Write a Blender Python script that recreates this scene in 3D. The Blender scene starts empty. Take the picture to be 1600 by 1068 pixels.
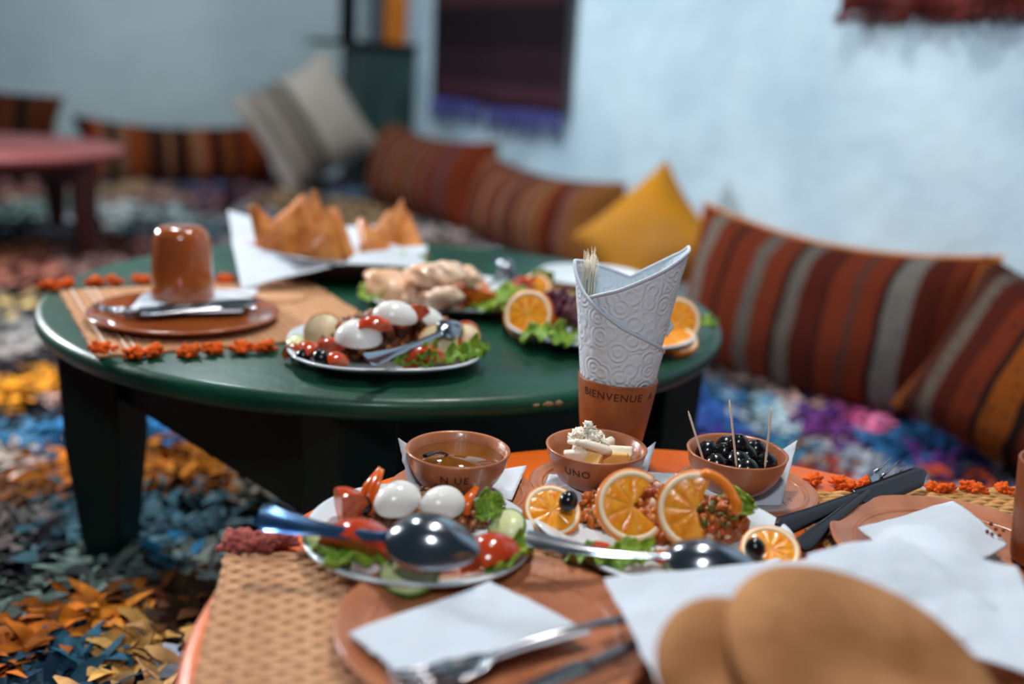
import bpy, math, random
import numpy as np
from mathutils import Vector, Matrix, noise, Euler
random.seed(7); rng = np.random.default_rng(7)
S = bpy.context.scene; COL = S.collection
R = math.radians; PI = math.pi

# ---------------------------------------------------------------- camera, world, light
FPX = 1600.0; PITCH = R(15); ROLL = R(3.5); CAMH = .75
fw = Vector((0, math.cos(PITCH), -math.sin(PITCH))); up0 = Vector((0, math.sin(PITCH), math.cos(PITCH))); rt0 = Vector((1, 0, 0))
rt = math.cos(ROLL)*rt0 + math.sin(ROLL)*up0; up = -math.sin(ROLL)*rt0 + math.cos(ROLL)*up0
cam = bpy.data.objects.new('camera', bpy.data.cameras.new('camera')); COL.objects.link(cam); S.camera = cam
cam.matrix_world = Matrix((( rt.x, up.x, -fw.x, 0), (rt.y, up.y, -fw.y, 0), (rt.z, up.z, -fw.z, CAMH), (0, 0, 0, 1)))
cam.data.sensor_width = 36; cam.data.lens = 36*FPX/1600
cam.data.clip_start = .02
cam.data.dof.use_dof = True; cam.data.dof.focus_distance = 1.07; cam.data.dof.aperture_fstop = 1.6

def at(px, py, z=0.0):
    'the point of the place at height z that the photograph shows at pixel px, py'
    d = fw + ((px-800)*rt - (py-534)*up)/FPX
    return Vector((0, 0, CAMH)) + d*((z-CAMH)/d.z)

S.view_settings.view_transform = 'Standard'; S.view_settings.look = 'None'
S.view_settings.gamma = 1; S.view_settings.use_curve_mapping = False; S.view_settings.exposure = 0.0
W = bpy.data.worlds.new('night_room'); S.world = W; W.use_nodes = True
W.node_tree.nodes['Background'].inputs[0].default_value = (.30, .48, .62, 1)
W.node_tree.nodes['Background'].inputs[1].default_value = .11
def lamp(name, loc, size, power, col, target):
    l = bpy.data.lights.new(name, 'AREA'); l.shape = 'DISK'; l.size = size; l.energy = power; l.color = col
    o = bpy.data.objects.new(name, l); COL.objects.link(o); o.location = loc
    o.rotation_euler = (Vector(target)-Vector(loc)).to_track_quat('-Z', 'Y').to_euler()
lamp('ceiling_and_fill_light', (.15, 1.75, 2.5), .22, 31, (1, .93, .86), (.1, 1.3, .3))
lamp('ceiling_and_fill_light', (-1.5, 3.6, 2.6), .3, 70, (.84, .95, 1), (-.5, 4.4, .9))
lamp('side_light', (-2.2, 2.5, 1.2), .3, 60, (.92, .96, 1), (-.5, 1.5, .1))
lamp('ceiling_and_fill_light', (.0, 1.2, 2.5), .3, 12, (.84, .95, 1), (1.3, 2.6, 1.0))
lamp('ceiling_and_fill_light', (-.1, -.35, 1.8), .3, 13, (.9, .95, 1), (.1, 1.2, .3))  # unseen fill light added above and behind the camera for the front faces

# ---------------------------------------------------------------- helpers
def lin(c):
    return tuple((v/255/12.92 if v/255 <= .04045 else ((v/255+.055)/1.055)**2.4) for v in c)
def setp(o, label=None, cat=None, group=None, kind=None):
    if label: o['label'] = label
    if cat: o['category'] = cat
    if group: o['group'] = group
    if kind: o['kind'] = kind
    return o
def thing(name, label, cat, loc=(0, 0, 0), rot=(0, 0, 0), group=None):
    o = bpy.data.objects.new(name, None); COL.objects.link(o); o.empty_display_size = .02
    o.location = loc; o.rotation_euler = rot
    return setp(o, label, cat, group)
def basis(o, origin, xdir, updir=(0, 0, 1)):
    x = Vector(xdir).normalized(); z = Vector(updir); z = (z - x*z.dot(x)).normalized(); y = z.cross(x)
    o.matrix_world = Matrix(((x.x, y.x, z.x, origin[0]), (x.y, y.y, z.y, origin[1]), (x.z, y.z, z.z, origin[2]), (0, 0, 0, 1)))
    return o
class MB:
    def __init__(s): s.v = []; s.f = []; s.c = []; s.n = 0
    def add(s, v, f, col=None):
        v = [tuple(p) for p in v]
        s.f += [tuple(i+s.n for i in q) for q in f]; s.v += v; s.n += len(v)
        s.c += [col or (1, 1, 1)]*len(v); return s
    def xf(s, M, k0=0):
        s.v[k0:] = [tuple(M @ Vector(p)) for p in s.v[k0:]]; return s
def make_mesh(name, mb, m, smooth=True, col=False):
    me = bpy.data.meshes.new(name); me.from_pydata(mb.v, [], mb.f)
    if m: me.materials.append(m)
    if smooth: me.polygons.foreach_set('use_smooth', [True]*len(me.polygons))
    if col:
        a = me.color_attributes.new('col', 'FLOAT_COLOR', 'POINT')
        a.data.foreach_set('color', [x for c in mb.c for x in (*c, 1)])
    me.update(); return me
def obj(name, mb, m, parent=None, smooth=True, col=False, sub=0, bevel=0, solid=0, loc=None, rot=None, seg=2):
    o = bpy.data.objects.new(name, mb if isinstance(mb, bpy.types.Mesh) else make_mesh(name, mb, m, smooth, col)); COL.objects.link(o)
    if parent: o.parent = parent
    if loc is not None: o.location = loc
    if rot is not None: o.rotation_euler = rot
    if solid: q = o.modifiers.new('s', 'SOLIDIFY'); q.thickness = solid; q.offset = -1
    if bevel: q = o.modifiers.new('b', 'BEVEL'); q.width = bevel; q.segments = seg; q.limit_method = 'ANGLE'
    if sub: q = o.modifiers.new('u', 'SUBSURF'); q.levels = sub; q.render_levels = sub
    return o
def lathe(prof, n=48, sq=None, a0=0, a1=2*PI, mb=None):
    'revolve (r, z) points; sq = superellipse exponent for squarish rims'
    mb = mb or MB(); full = abs(a1-a0-2*PI) < 1e-6; m = n if full else n+1; v = []
    for i in range(m):
        a = a0+(a1-a0)*i/n; c, s_ = math.cos(a), math.sin(a)
        k = 1 if not sq else (abs(c)**sq+abs(s_)**sq)**(-1/sq)
        for r, z in prof: v.append((r*k*c, r*k*s_, z))
    L = len(prof); f = []
    for i in range(n):
        j = (i+1) % m
        for q in range(L-1): f.append((i*L+q, j*L+q, j*L+q+1, i*L+q+1))
    return mb.add(v, f)
def grid(nx, ny, fn, mb=None, col=None, wrapx=False):
    mb = mb or MB(); mx = nx if wrapx else nx+1
    v = [fn(i/nx, j/ny) for j in range(ny+1) for i in range(mx)]
    f = [(j*mx+i, j*mx+(i+1) % mx, (j+1)*mx+(i+1) % mx, (j+1)*mx+i) for j in range(ny) for i in range(nx)]
    return mb.add(v, f, col)
def box(cx, cy, cz, sx, sy, sz, mb=None, col=None):
    mb = mb or MB(); x, y, z = sx/2, sy/2, sz/2
    v = [(cx+a*x, cy+b*y, cz+c*z) for a in (-1, 1) for b in (-1, 1) for c in (-1, 1)]
    return mb.add(v, [(0, 1, 3, 2), (4, 6, 7, 5), (0, 4, 5, 1), (2, 3, 7, 6), (0, 2, 6, 4), (1, 5, 7, 3)], col)
def tube(pts, rad, n=8, mb=None, col=None, flat=1.0):
    mb = mb or MB(); pts = [Vector(p) for p in pts]; v = []
    for i, p in enumerate(pts):
        t = (pts[min(i+1, len(pts)-1)]-pts[max(i-1, 0)]).normalized()
        a = t.cross(Vector((0, 0, 1)) if abs(t.z) < .95 else Vector((1, 0, 0))).normalized(); b = a.cross(t)
        r = rad[i] if hasattr(rad, '__len__') else rad
        v += [tuple(p+a*r*math.cos(2*PI*k/n)+b*r*flat*math.sin(2*PI*k/n)) for k in range(n)]
    f = [(i*n+k, i*n+(k+1) % n, (i+1)*n+(k+1) % n, (i+1)*n+k) for i in range(len(pts)-1) for k in range(n)]
    f += [tuple(range(n))[::-1], tuple((len(pts)-1)*n+k for k in range(n))]
    return mb.add(v, f, col)
_ic = {}
def ico(sub):
    if sub not in _ic:
        import bmesh
        b = bmesh.new(); bmesh.ops.create_icosphere(b, subdivisions=sub, radius=1)
        _ic[sub] = ([v.co.copy() for v in b.verts], [tuple(v.index for v in f.verts) for f in b.faces]); b.free()
    return _ic[sub]
def blob(c, r, mb=None, sub=1, amp=.25, fr=1.5, col=None, seed=None, rot=None):
    mb = mb or MB(); V, Fc = ico(sub); sd = Vector((random.random()*50, 0, 0)) if seed is None else Vector((seed, 0, 0))
    r = Vector(r) if hasattr(r, '__len__') else Vector((r, r, r)); E = (rot or Euler((random.random()*6, random.random()*6, random.random()*6))).to_matrix()
    v = []
    for p in V:
        k = 1+amp*noise.noise(p*fr+sd)*2
        v.append(tuple(Vector(c)+E @ Vector((p.x*r.x*k, p.y*r.y*k, p.z*r.z*k))))
    return mb.add(v, Fc, col)

def mat(name, rgb, rough=.5, rgb2=None, ns=20, bump=0, bs=60, metal=0, spec=.5, coat=0, sss=0, sssr=.005, attr=False, trans=0, ramp=(.35, .65), det=4, stretch=None, ior=1.45, amix=None):
    m = bpy.data.materials.new(name); m.use_nodes = True; N = m.node_tree.nodes; Lk = m.node_tree.links; b = N['Principled BSDF']
    c = lin(rgb); b.inputs['Base Color'].default_value = (*c, 1); b.inputs['Roughness'].default_value = rough
    b.inputs['Metallic'].default_value = metal; b.inputs['Specular IOR Level'].default_value = spec; b.inputs['IOR'].default_value = ior
    b.inputs['Coat Weight'].default_value = coat; b.inputs['Coat Roughness'].default_value = .08; b.inputs['Transmission Weight'].default_value = trans
    if sss: b.inputs['Subsurface Weight'].default_value = sss; b.inputs['Subsurface Scale'].default_value = sssr
    tc = N.new('ShaderNodeTexCoord'); vec = tc.outputs['Object']
    if stretch:
        mp = N.new('ShaderNodeMapping'); mp.inputs['Scale'].default_value = stretch; Lk.new(vec, mp.inputs[0]); vec = mp.outputs[0]
    out = None
    if attr:
        a = N.new('ShaderNodeVertexColor'); a.layer_name = 'col'; out = a.outputs[0]
        if amix:
            nz = N.new('ShaderNodeTexNoise'); nz.inputs['Scale'].default_value = ns; Lk.new(vec, nz.inputs[0])
            mr = N.new('ShaderNodeMapRange'); mr.inputs[1].default_value = .3; mr.inputs[2].default_value = .7; mr.inputs[3].default_value = 1-amix; mr.inputs[4].default_value = 1+amix
            Lk.new(nz.outputs[0], mr.inputs[0])
            mu = N.new('ShaderNodeVectorMath'); mu.operation = 'SCALE'; Lk.new(out, mu.inputs[0]); Lk.new(mr.outputs[0], mu.inputs['Scale']); out = mu.outputs[0]
        Lk.new(out, b.inputs['Base Color'])
    elif rgb2:
        nz = N.new('ShaderNodeTexNoise'); nz.inputs['Scale'].default_value = ns; nz.inputs['Detail'].default_value = det; Lk.new(vec, nz.inputs[0])
        cr = N.new('ShaderNodeValToRGB'); cr.color_ramp.elements[0].position = ramp[0]; cr.color_ramp.elements[1].position = ramp[1]
        cr.color_ramp.elements[0].color = (*c, 1); cr.color_ramp.elements[1].color = (*lin(rgb2), 1)
        Lk.new(nz.outputs[0], cr.inputs[0]); Lk.new(cr.outputs[0], b.inputs['Base Color'])
    if bump:
        n2 = N.new('ShaderNodeTexNoise'); n2.inputs['Scale'].default_value = bs; n2.inputs['Detail'].default_value = 5; Lk.new(vec, n2.inputs[0])
        bp = N.new('ShaderNodeBump'); bp.inputs['Strength'].default_value = 1; bp.inputs['Distance'].default_value = bump
        Lk.new(n2.outputs[0], bp.inputs['Height']); Lk.new(bp.outputs[0], b.inputs['Normal'])
    return m
M = {}
M['plaster'] = mat('blue_white_plaster', (160, 184, 200), .85, (188, 208, 219), 2.2, .012, 9, spec=.15)
M['plaster2'] = mat('grey_blue_plaster', (176, 192, 198), .85, (192, 206, 210), 1.6, .012, 9, spec=.15)
M['floor'] = mat('dark_floor', (40, 36, 34), .8)
M['rag'] = mat('rag_strips', (128, 128, 128), .85, attr=True, amix=.35, ns=40, spec=.15)
M['rugbase'] = mat('rug_ground', (26, 28, 32), .95, spec=.05)
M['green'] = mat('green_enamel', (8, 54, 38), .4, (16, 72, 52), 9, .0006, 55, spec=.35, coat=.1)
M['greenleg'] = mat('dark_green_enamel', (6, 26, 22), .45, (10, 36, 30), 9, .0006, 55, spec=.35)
M['chip'] = mat('bare_wood_chip', (150, 130, 96), .8)
M['orange'] = mat('orange_enamel', (214, 92, 14), .38, (226, 106, 20), 8, .0004, 60, spec=.4)
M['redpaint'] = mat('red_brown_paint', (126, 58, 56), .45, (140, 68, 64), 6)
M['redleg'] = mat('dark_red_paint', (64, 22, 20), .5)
M['straw'] = mat('straw', (190, 136, 98), .75, (216, 168, 128), 60, .0006, 300, spec=.2, stretch=(1, 6, 6))
M['straw2'] = mat('golden_straw', (176, 124, 70), .75, (206, 156, 98), 60, .0006, 300, spec=.2, stretch=(1, 6, 6))
M['stitch'] = mat('white_yarn', (220, 200, 180), .9)
M['tassel_o'] = mat('orange_wool', (206, 78, 22), .95, (226, 104, 44), 200, spec=.1)
M['tassel_p'] = mat('dusky_pink_wool', (152, 78, 74), .95, (176, 98, 90), 200, spec=.1)
M['terra'] = mat('terracotta_glaze', (164, 96, 62), .3, (182, 114, 78), 30, .0004, 160, spec=.4, coat=.2)
M['terra2'] = mat('brown_glaze', (150, 74, 30), .16, (166, 86, 38), 20, .0002, 120, spec=.5, coat=.7)
M['terra3'] = mat('matt_terracotta', (150, 76, 38), .42, (170, 92, 46), 25, .0004, 160, spec=.4, coat=.1)
M['ink'] = mat('dark_lettering', (60, 28, 18), .6)
M['white'] = mat('white_porcelain', (214, 224, 230), .15, spec=.5, coat=.3)
M['paper'] = mat('paper_napkin', (200, 208, 218), .9, bump=.0006, bs=350, spec=.1, sss=.15, sssr=.002)
M['egg'] = mat('egg_white', (230, 228, 224), .22, spec=.5, sss=.3, sssr=.006)
M['yolk'] = mat('yolk', (226, 170, 70), .6)
M['tomato'] = mat('tomato_skin', (172, 48, 18), .16, (194, 70, 26), 25, spec=.5, coat=.4, sss=.1)
M['tomflesh'] = mat('tomato_flesh', (206, 70, 34), .25, (228, 120, 70), 120, .0006, 200, sss=.15)
M['pepper'] = mat('orange_pepper', (214, 84, 16), .25, (226, 110, 30), 50, coat=.3)
M['lettuce'] = mat('lettuce', (84, 134, 26), .4, (166, 194, 74), 70, .0012, 150, spec=.4, sss=.1, ramp=(.35, .7))
M['cabbage'] = mat('red_cabbage', (70, 12, 34), .35, (110, 34, 62), 80, .001, 150)
M['cuke'] = mat('cucumber_flesh', (212, 218, 150), .3, (222, 226, 180), 90, .0003, 200, sss=.2)
M['cukeskin'] = mat('cucumber_skin', (44, 84, 28), .35, (120, 150, 60), 60)
M['potato'] = mat('boiled_potato', (206, 184, 142), .45, (222, 204, 168), 60, .0004, 200, sss=.2)
M['potskin'] = mat('potato_edge', (214, 142, 62), .5)
M['olive'] = mat('black_olive', (10, 9, 12), .22, (18, 14, 18), 60, .0004, 160, spec=.5, coat=.3)
M['peel'] = mat('orange_peel', (238, 128, 8), .35, bump=.0004, bs=500, coat=.2, sss=.1)
M['pith'] = mat('orange_pith', (255, 226, 192), .6, sss=.2)
M['memb'] = mat('orange_membrane', (250, 176, 74), .4, sss=.2)
M['pulp'] = mat('orange_pulp', (244, 134, 12), .2, (255, 172, 44), 160, .0006, 260, coat=.3, sss=.3, sssr=.004)
M['mash'] = mat('cooked_mash', (128, 128, 128), .32, attr=True, amix=.3, ns=200, bump=.0006, bs=400, coat=.15)
M['steel'] = mat('stainless_steel', (158, 162, 170), .18, metal=1)
M['darksteel'] = mat('dark_steel', (74, 70, 74), .28, metal=1)
M['steelrefl'] = mat('steel_painted_reflection', (70, 120, 190), .16, (150, 190, 230), 18, metal=1)  # blue reflection on the spoon handle, painted into the metal colour
M['oil'] = mat('honey_oil', (112, 62, 8), .04, (130, 78, 12), 20, spec=.6, coat=.6)
M['cream'] = mat('whipped_cream', (244, 232, 214), .45, bump=.001, bs=140, sss=.3, sssr=.006)
M['butter'] = mat('butter_wedge', (244, 210, 140), .35, (236, 184, 90), 50, sss=.3, sssr=.006)
M['wood'] = mat('pale_wood_pick', (238, 214, 192), .7)
M['bread'] = mat('bread_crust', (132, 84, 48), .8, (186, 134, 90), 13, .003, 40, spec=.15, ramp=(.3, .7))
M['crisp'] = mat('fried_pastry', (176, 94, 28), .5, (206, 134, 64), 40, .0015, 80, coat=.1)
M['crispdark'] = mat('browned_filling', (92, 44, 20), .6, (120, 60, 26), 60, .002, 80)
M['tray'] = mat('dark_clay_tray', (46, 24, 18), .45)
M['stove'] = mat('dark_green_iron', (34, 54, 52), .5, (46, 68, 64), 8)
M['pipe'] = mat('black_iron', (14, 18, 20), .5)
M['board'] = mat('orange_varnish', (190, 100, 14), .45, (204, 116, 22), 10)

# ---------------------------------------------------------------- room
D1 = Vector((-.44, .898, 0)); D2 = Vector((.898, .44, 0))         # along the right wall (away), along the back wall (to the right)
W0 = Vector((1.09, 2.5, 0)); CORNER = Vector((-.92, 6.6, 0))
def wall(name, a, b, h, m, inward):
    n = inward.normalized(); t = (b-a); L = t.length
    def fn(u, v):
        p = a+t*u+Vector((0, 0, h*v))
        return tuple(p + n*(.012*noise.noise(p*1.3)+.004*noise.noise(p*6)))
    g = grid(80, 40, fn); k = g.n
    back = [tuple(q-n*.2) for q in (a, b, b+Vector((0, 0, h)), a+Vector((0, 0, h)))]
    g.add(back, [(0, 1, 2, 3)])
    return setp(obj(name, g, m), kind='structure')
wall('wall_right', CORNER-D1*.0, CORNER-D1*6.6, 2.7, M['plaster'], -D2)
wall('wall_back', CORNER-D2*4.2, CORNER, 2.7, M['plaster2'], -D1)
setp(obj('floor', box(0, 3, -.031, 9, 9, .06), M['floor']), kind='structure')

# ---------------------------------------------------------------- rug
rug = thing('shag_rug', 'multicoloured shaggy rag rug covering the floor under the tables', 'rug')
rp_ = [(-1.6, .5), (1.45, .5), (1.55, 1.35), tuple((W0+D1*.5-D2*.06)[:2]), tuple((CORNER-D1*.06-D2*.06)[:2]), tuple((CORNER-D2*3.2-D1*.06)[:2]), (-3.4, 4.2)]
g = MB(); n_ = len(rp_); g.add([(x, y, 0) for x, y in rp_]+[(x, y, .002) for x, y in rp_], [tuple(range(n_))[::-1], tuple(range(n_, 2*n_))]+[(i, (i+1) % n_, (i+1) % n_+n_, i+n_) for i in range(n_)])
obj('rug_ground', g, M['rugbase'], rug, smooth=False)
PC = [(40,1040,(24,56,76)),(150,1000,(40,92,112)),(120,1045,(28,60,80)),(250,1020,(226,170,110)),(190,1000,(214,160,84)),(310,1040,(180,184,196)),(380,1045,(190,192,200)),(350,1000,(60,60,66)),
(40,960,(190,100,20)),(90,945,(196,104,18)),(170,930,(214,124,22)),(240,930,(120,66,20)),(330,950,(70,44,22)),(300,900,(60,44,30)),(400,930,(60,34,20)),(60,900,(96,110,100)),(130,890,(110,130,120)),(220,880,(90,100,96)),(320,870,(150,160,150)),
(60,840,(14,18,24)),(40,800,(110,100,96)),(100,790,(60,104,116)),(120,820,(70,110,120)),(230,830,(74,108,118)),(260,780,(64,108,124)),(300,770,(80,116,126)),(330,820,(70,104,120)),(360,800,(64,100,116)),(430,780,(110,120,122)),(430,830,(50,84,104)),(280,845,(30,110,150)),(400,850,(120,130,130)),
(100,715,(214,120,18)),(60,730,(180,96,20)),(40,750,(120,66,24)),(250,720,(204,118,20)),(320,730,(206,122,24)),(360,745,(200,130,60)),(220,700,(200,112,20)),(400,745,(160,150,130)),(60,680,(36,110,160)),(120,670,(44,124,176)),(30,660,(60,110,140)),(240,675,(50,130,190)),(25,700,(190,170,160)),
(40,640,(16,18,36)),(100,640,(20,20,30)),(30,605,(214,140,20)),(90,590,(206,132,24)),(110,620,(200,160,150)),(60,580,(200,130,30)),(60,560,(40,34,40)),(30,530,(140,130,126)),(20,510,(150,146,140)),(50,490,(60,60,70)),(30,470,(190,150,40)),(20,455,(60,50,50)),(30,430,(180,80,40)),(100,435,(176,76,44)),
(150,410,(150,96,90)),(250,385,(120,52,40)),(200,400,(170,90,80)),(330,400,(130,110,120)),(350,310,(150,60,90)),(300,300,(90,90,150)),(200,330,(190,196,190)),(280,335,(170,190,190)),(300,350,(60,110,130)),(240,310,(200,110,70)),(200,300,(206,140,30)),(480,330,(206,146,20)),(560,330,(200,140,30)),(440,320,(190,130,30)),(520,345,(206,150,30)),(60,330,(150,190,170)),(100,340,(190,190,196)),(30,300,(200,100,60)),(400,350,(120,120,126)),(370,340,(150,140,150)),(330,330,(120,50,60)),(650,400,(130,80,40)),(700,400,(110,50,30)),
(1120,640,(40,80,150)),(1140,690,(60,50,130)),(1120,720,(190,110,140)),(1160,730,(200,120,140)),(1180,590,(176,140,130)),(1200,650,(170,190,200)),(1150,610,(40,100,140)),(1240,620,(190,150,140)),(1230,690,(50,110,140)),(1290,610,(100,50,140)),(1280,640,(80,40,110)),(1330,640,(200,90,140)),(1370,650,(210,110,150)),(1260,700,(180,140,120)),(1290,740,(150,50,44)),(1340,720,(150,156,170)),(1390,735,(170,176,190)),(1400,690,(30,90,140)),(1370,690,(40,100,150)),(1460,720,(80,40,110)),(1500,745,(200,80,30)),(1560,750,(30,30,70)),(1430,670,(20,70,110)),(1590,745,(110,100,110)),(1200,620,(150,180,190)),(1310,670,(110,50,120)),(1520,700,(20,40,80))]
pc = np.array([list(at(a, b, .03))[:2] for a, b, c in PC]); pcc = np.array([lin(c) for a, b, c in PC])
extra = rng.uniform((-3, .4), (2, 6.4), (260, 2)); pal = pcc[rng.integers(0, len(PC), 260)]
dmin = np.sqrt(((extra[:, None]-pc[None])**2).sum(2)).min(1); keep = dmin > .16+.05*extra[:, 1]
pc = np.vstack([pc, extra[keep]]); pcc = np.vstack([pcc, pal[keep]])
def strips(name, n, lo, hi, cond, ln, wd, sat=.85, val=.9):
    p = rng.uniform(lo, hi, (n*2, 2)); p = p[cond(p)][:n]; n = len(p)
    q = p + rng.normal(0, .009, p.shape)*(1+p[:, 1:2]*.4)
    d = (q[:, None, 0]-pc[None, :, 0])**2+((q[:, None, 1]-pc[None, :, 1])/1.8)**2
    c = pcc[d.argmin(1)]*rng.uniform(.6, 1.45, (n, 1)) + rng.uniform(0, .012, (n, 3))
    c = val*(c*sat+c.mean(1, keepdims=True)*(1-sat))
    dark = rng.random(n) < .06; c[dark] *= .25
    a = rng.uniform(0, 2*PI, n); L = rng.uniform(.6, 1.2, n)*ln; w = rng.uniform(.6, 1.3, n)*wd/2; le = rng.uniform(.1, 1.1, n); tw = rng.uniform(-1.2, 1.2, n)
    V = np.zeros((n, 8, 3))
    for k, t in enumerate((0, .35, .7, 1)):
        el = le*(1-t*.9); x = np.cos(a+tw*t*.6)*L*t*np.cos(el*.7)*.9; y = np.sin(a+tw*t*.6)*L*t*np.cos(el*.7)*.9
        z = .004+L*np.sin(np.clip(le, .1, 1.2))*(t-.55*t*t)*1.1; wk = w*(1, 1.15, 1, .25)[k]
        sx = -np.sin(a+tw*t)*wk; sy = np.cos(a+tw*t)*wk; sz = wk*.5*np.sin(tw*3+t*2)
        V[:, 2*k] = np.stack([p[:, 0]+x-sx, p[:, 1]+y-sy, z-sz], 1); V[:, 2*k+1] = np.stack([p[:, 0]+x+sx, p[:, 1]+y+sy, z+sz], 1)
    V[..., 2] = np.maximum(V[..., 2], .002)
    idx = (np.arange(n)*8)[:, None, None]+np.array([[0, 1, 3, 2], [2, 3, 5, 4], [4, 5, 7, 6]])[None]
    me = bpy.data.meshes.new(name); me.vertices.add(n*8); me.vertices.foreach_set('co', V.ravel())
    me.loops.add(n*12); me.loops.foreach_set('vertex_index', idx.ravel().astype(np.int32))
    me.polygons.add(n*3); me.polygons.foreach_set('loop_start', np.arange(0, n*12, 4, dtype=np.int32)); me.polygons.foreach_set('loop_total', np.full(n*3, 4, dtype=np.int32))
    me.polygons.foreach_set('use_smooth', np.ones(n*3, bool)); me.update(calc_edges=True); me.validate()
    at_ = me.color_attributes.new('col', 'FLOAT_COLOR', 'POINT'); at_.data.foreach_set('color', np.concatenate([np.repeat(c, 8, 0), np.ones((n*8, 1))], 1).ravel())
    me.materials.append(M['rag']); o = obj(name, me, None, rug); o['kind'] = 'stuff'
    return o
wl = lambda p: (p[:, 0]-W0.x)*D2.x+(p[:, 1]-W0.y)*D2.y < -.05
wb = lambda p: (p[:, 0]-CORNER.x)*D1.x+(p[:, 1]-CORNER.y)*D1.y < -.05
strips('pile', 26000, (-1.5, .7), (1.3, 2.4), lambda p: wl(p), .060, .0165, 1.0, .98)
strips('pile', 9000, (-2.4, 2.4), (1.3, 4.2), lambda p: wl(p) & (p[:, 0] > -.62*p[:, 1]), .08, .028, .62, .75)
strips('pile', 6000, (-3.2, 4.2), (.6, 6.3), lambda p: wl(p) & wb(p), .10, .045, .5, .62)

# ---------------------------------------------------------------- tables
def round_table(name, label, cx, cy, top, rad, mt, ml, ang, legd, th=.032, apron=(.06, .18), lw=.07, angs=None, bots=None):
    t = thing(name, label, 'table', (cx, cy, 0))
    pr = [(0, top-th), (rad-.02, top-th), (rad-.006, top-th+.004), (rad, top-th+.012), (rad, top-.010), (rad-.004, top-.003), (rad-.012, top), (0, top)]
    obj('tabletop', lathe(pr, 128), mt, t)
    angs = angs or [ang+k*PI/2 for k in range(4)]
    pts = [Vector((legd*math.cos(a), legd*math.sin(a), 0)) for a in angs]
    for k, p in enumerate(pts):
        g = MB(); w1, w2 = lw/2, lw*.62/2; h = top-th
        v = [(p.x+a*w, p.y+b*w, z) for w, z in ((w2, .0), (w1*.95, h*.55), (w1, h)) for a, b in ((-1, -1), (1, -1), (1, 1), (-1, 1))]
        f = [(0, 3, 2, 1), (8, 9, 10, 11)]+[(4*j+i, 4*j+(i+1) % 4, 4*j+4+(i+1) % 4, 4*j+4+i) for j in range(2) for i in range(4)]
        g.add(v, f); M_ = Matrix.Translation(p) @ Matrix.Rotation(angs[k]+PI/4, 4, 'Z') @ Matrix.Translation(-p); g.xf(M_)
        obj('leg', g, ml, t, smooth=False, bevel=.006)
        q = pts[(k+1) % 4]; c = (p+q)/2; d = q-p; a = math.atan2(d.y, d.x)
        za, zb_ = (bots[k] if bots else (top-th-apron[1],)*2); hl = d.length/2-lw*.35; zt_ = top-th
        g = MB(); v = [(x, y, z) for y in (-.011, .011) for x, z in ((-hl, za), (hl, zb_), (hl, zt_), (-hl, zt_))]
        g.add(v, [(0, 1, 2, 3), (7, 6, 5, 4), (0, 4, 5, 1), (1, 5, 6, 2), (2, 6, 7, 3), (3, 7, 4, 0)]); g.xf(Matrix.Translation((c.x, c.y, 0)) @ Matrix.Rotation(a, 4, 'Z'))
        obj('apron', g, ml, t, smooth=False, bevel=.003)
    return t
GT = .37; OT = .32
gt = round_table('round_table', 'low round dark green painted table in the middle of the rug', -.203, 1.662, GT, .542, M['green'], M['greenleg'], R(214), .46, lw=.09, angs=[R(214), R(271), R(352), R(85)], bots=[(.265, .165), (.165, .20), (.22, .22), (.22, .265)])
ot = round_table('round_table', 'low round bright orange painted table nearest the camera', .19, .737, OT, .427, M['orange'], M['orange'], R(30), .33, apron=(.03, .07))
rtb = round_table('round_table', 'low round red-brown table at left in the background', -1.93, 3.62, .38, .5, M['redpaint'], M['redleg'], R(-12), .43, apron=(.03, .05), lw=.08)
for px_, sc in ((857, 1), (872, .8), (838, .6)):
    g = blob((0, 0, 0), (.007*sc, .0012, .0035*sc), sub=2, amp=.4, rot=Euler((0, 0, 0)))
    x = at(px_, 628, GT-.008).x+.203; y = -math.sqrt(.5415**2-x*x)
    obj('paint_chip', g, M['chip'], gt, loc=(x, y, GT-.012), rot=(0, 0, math.atan2(y, x)+PI/2))

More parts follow.
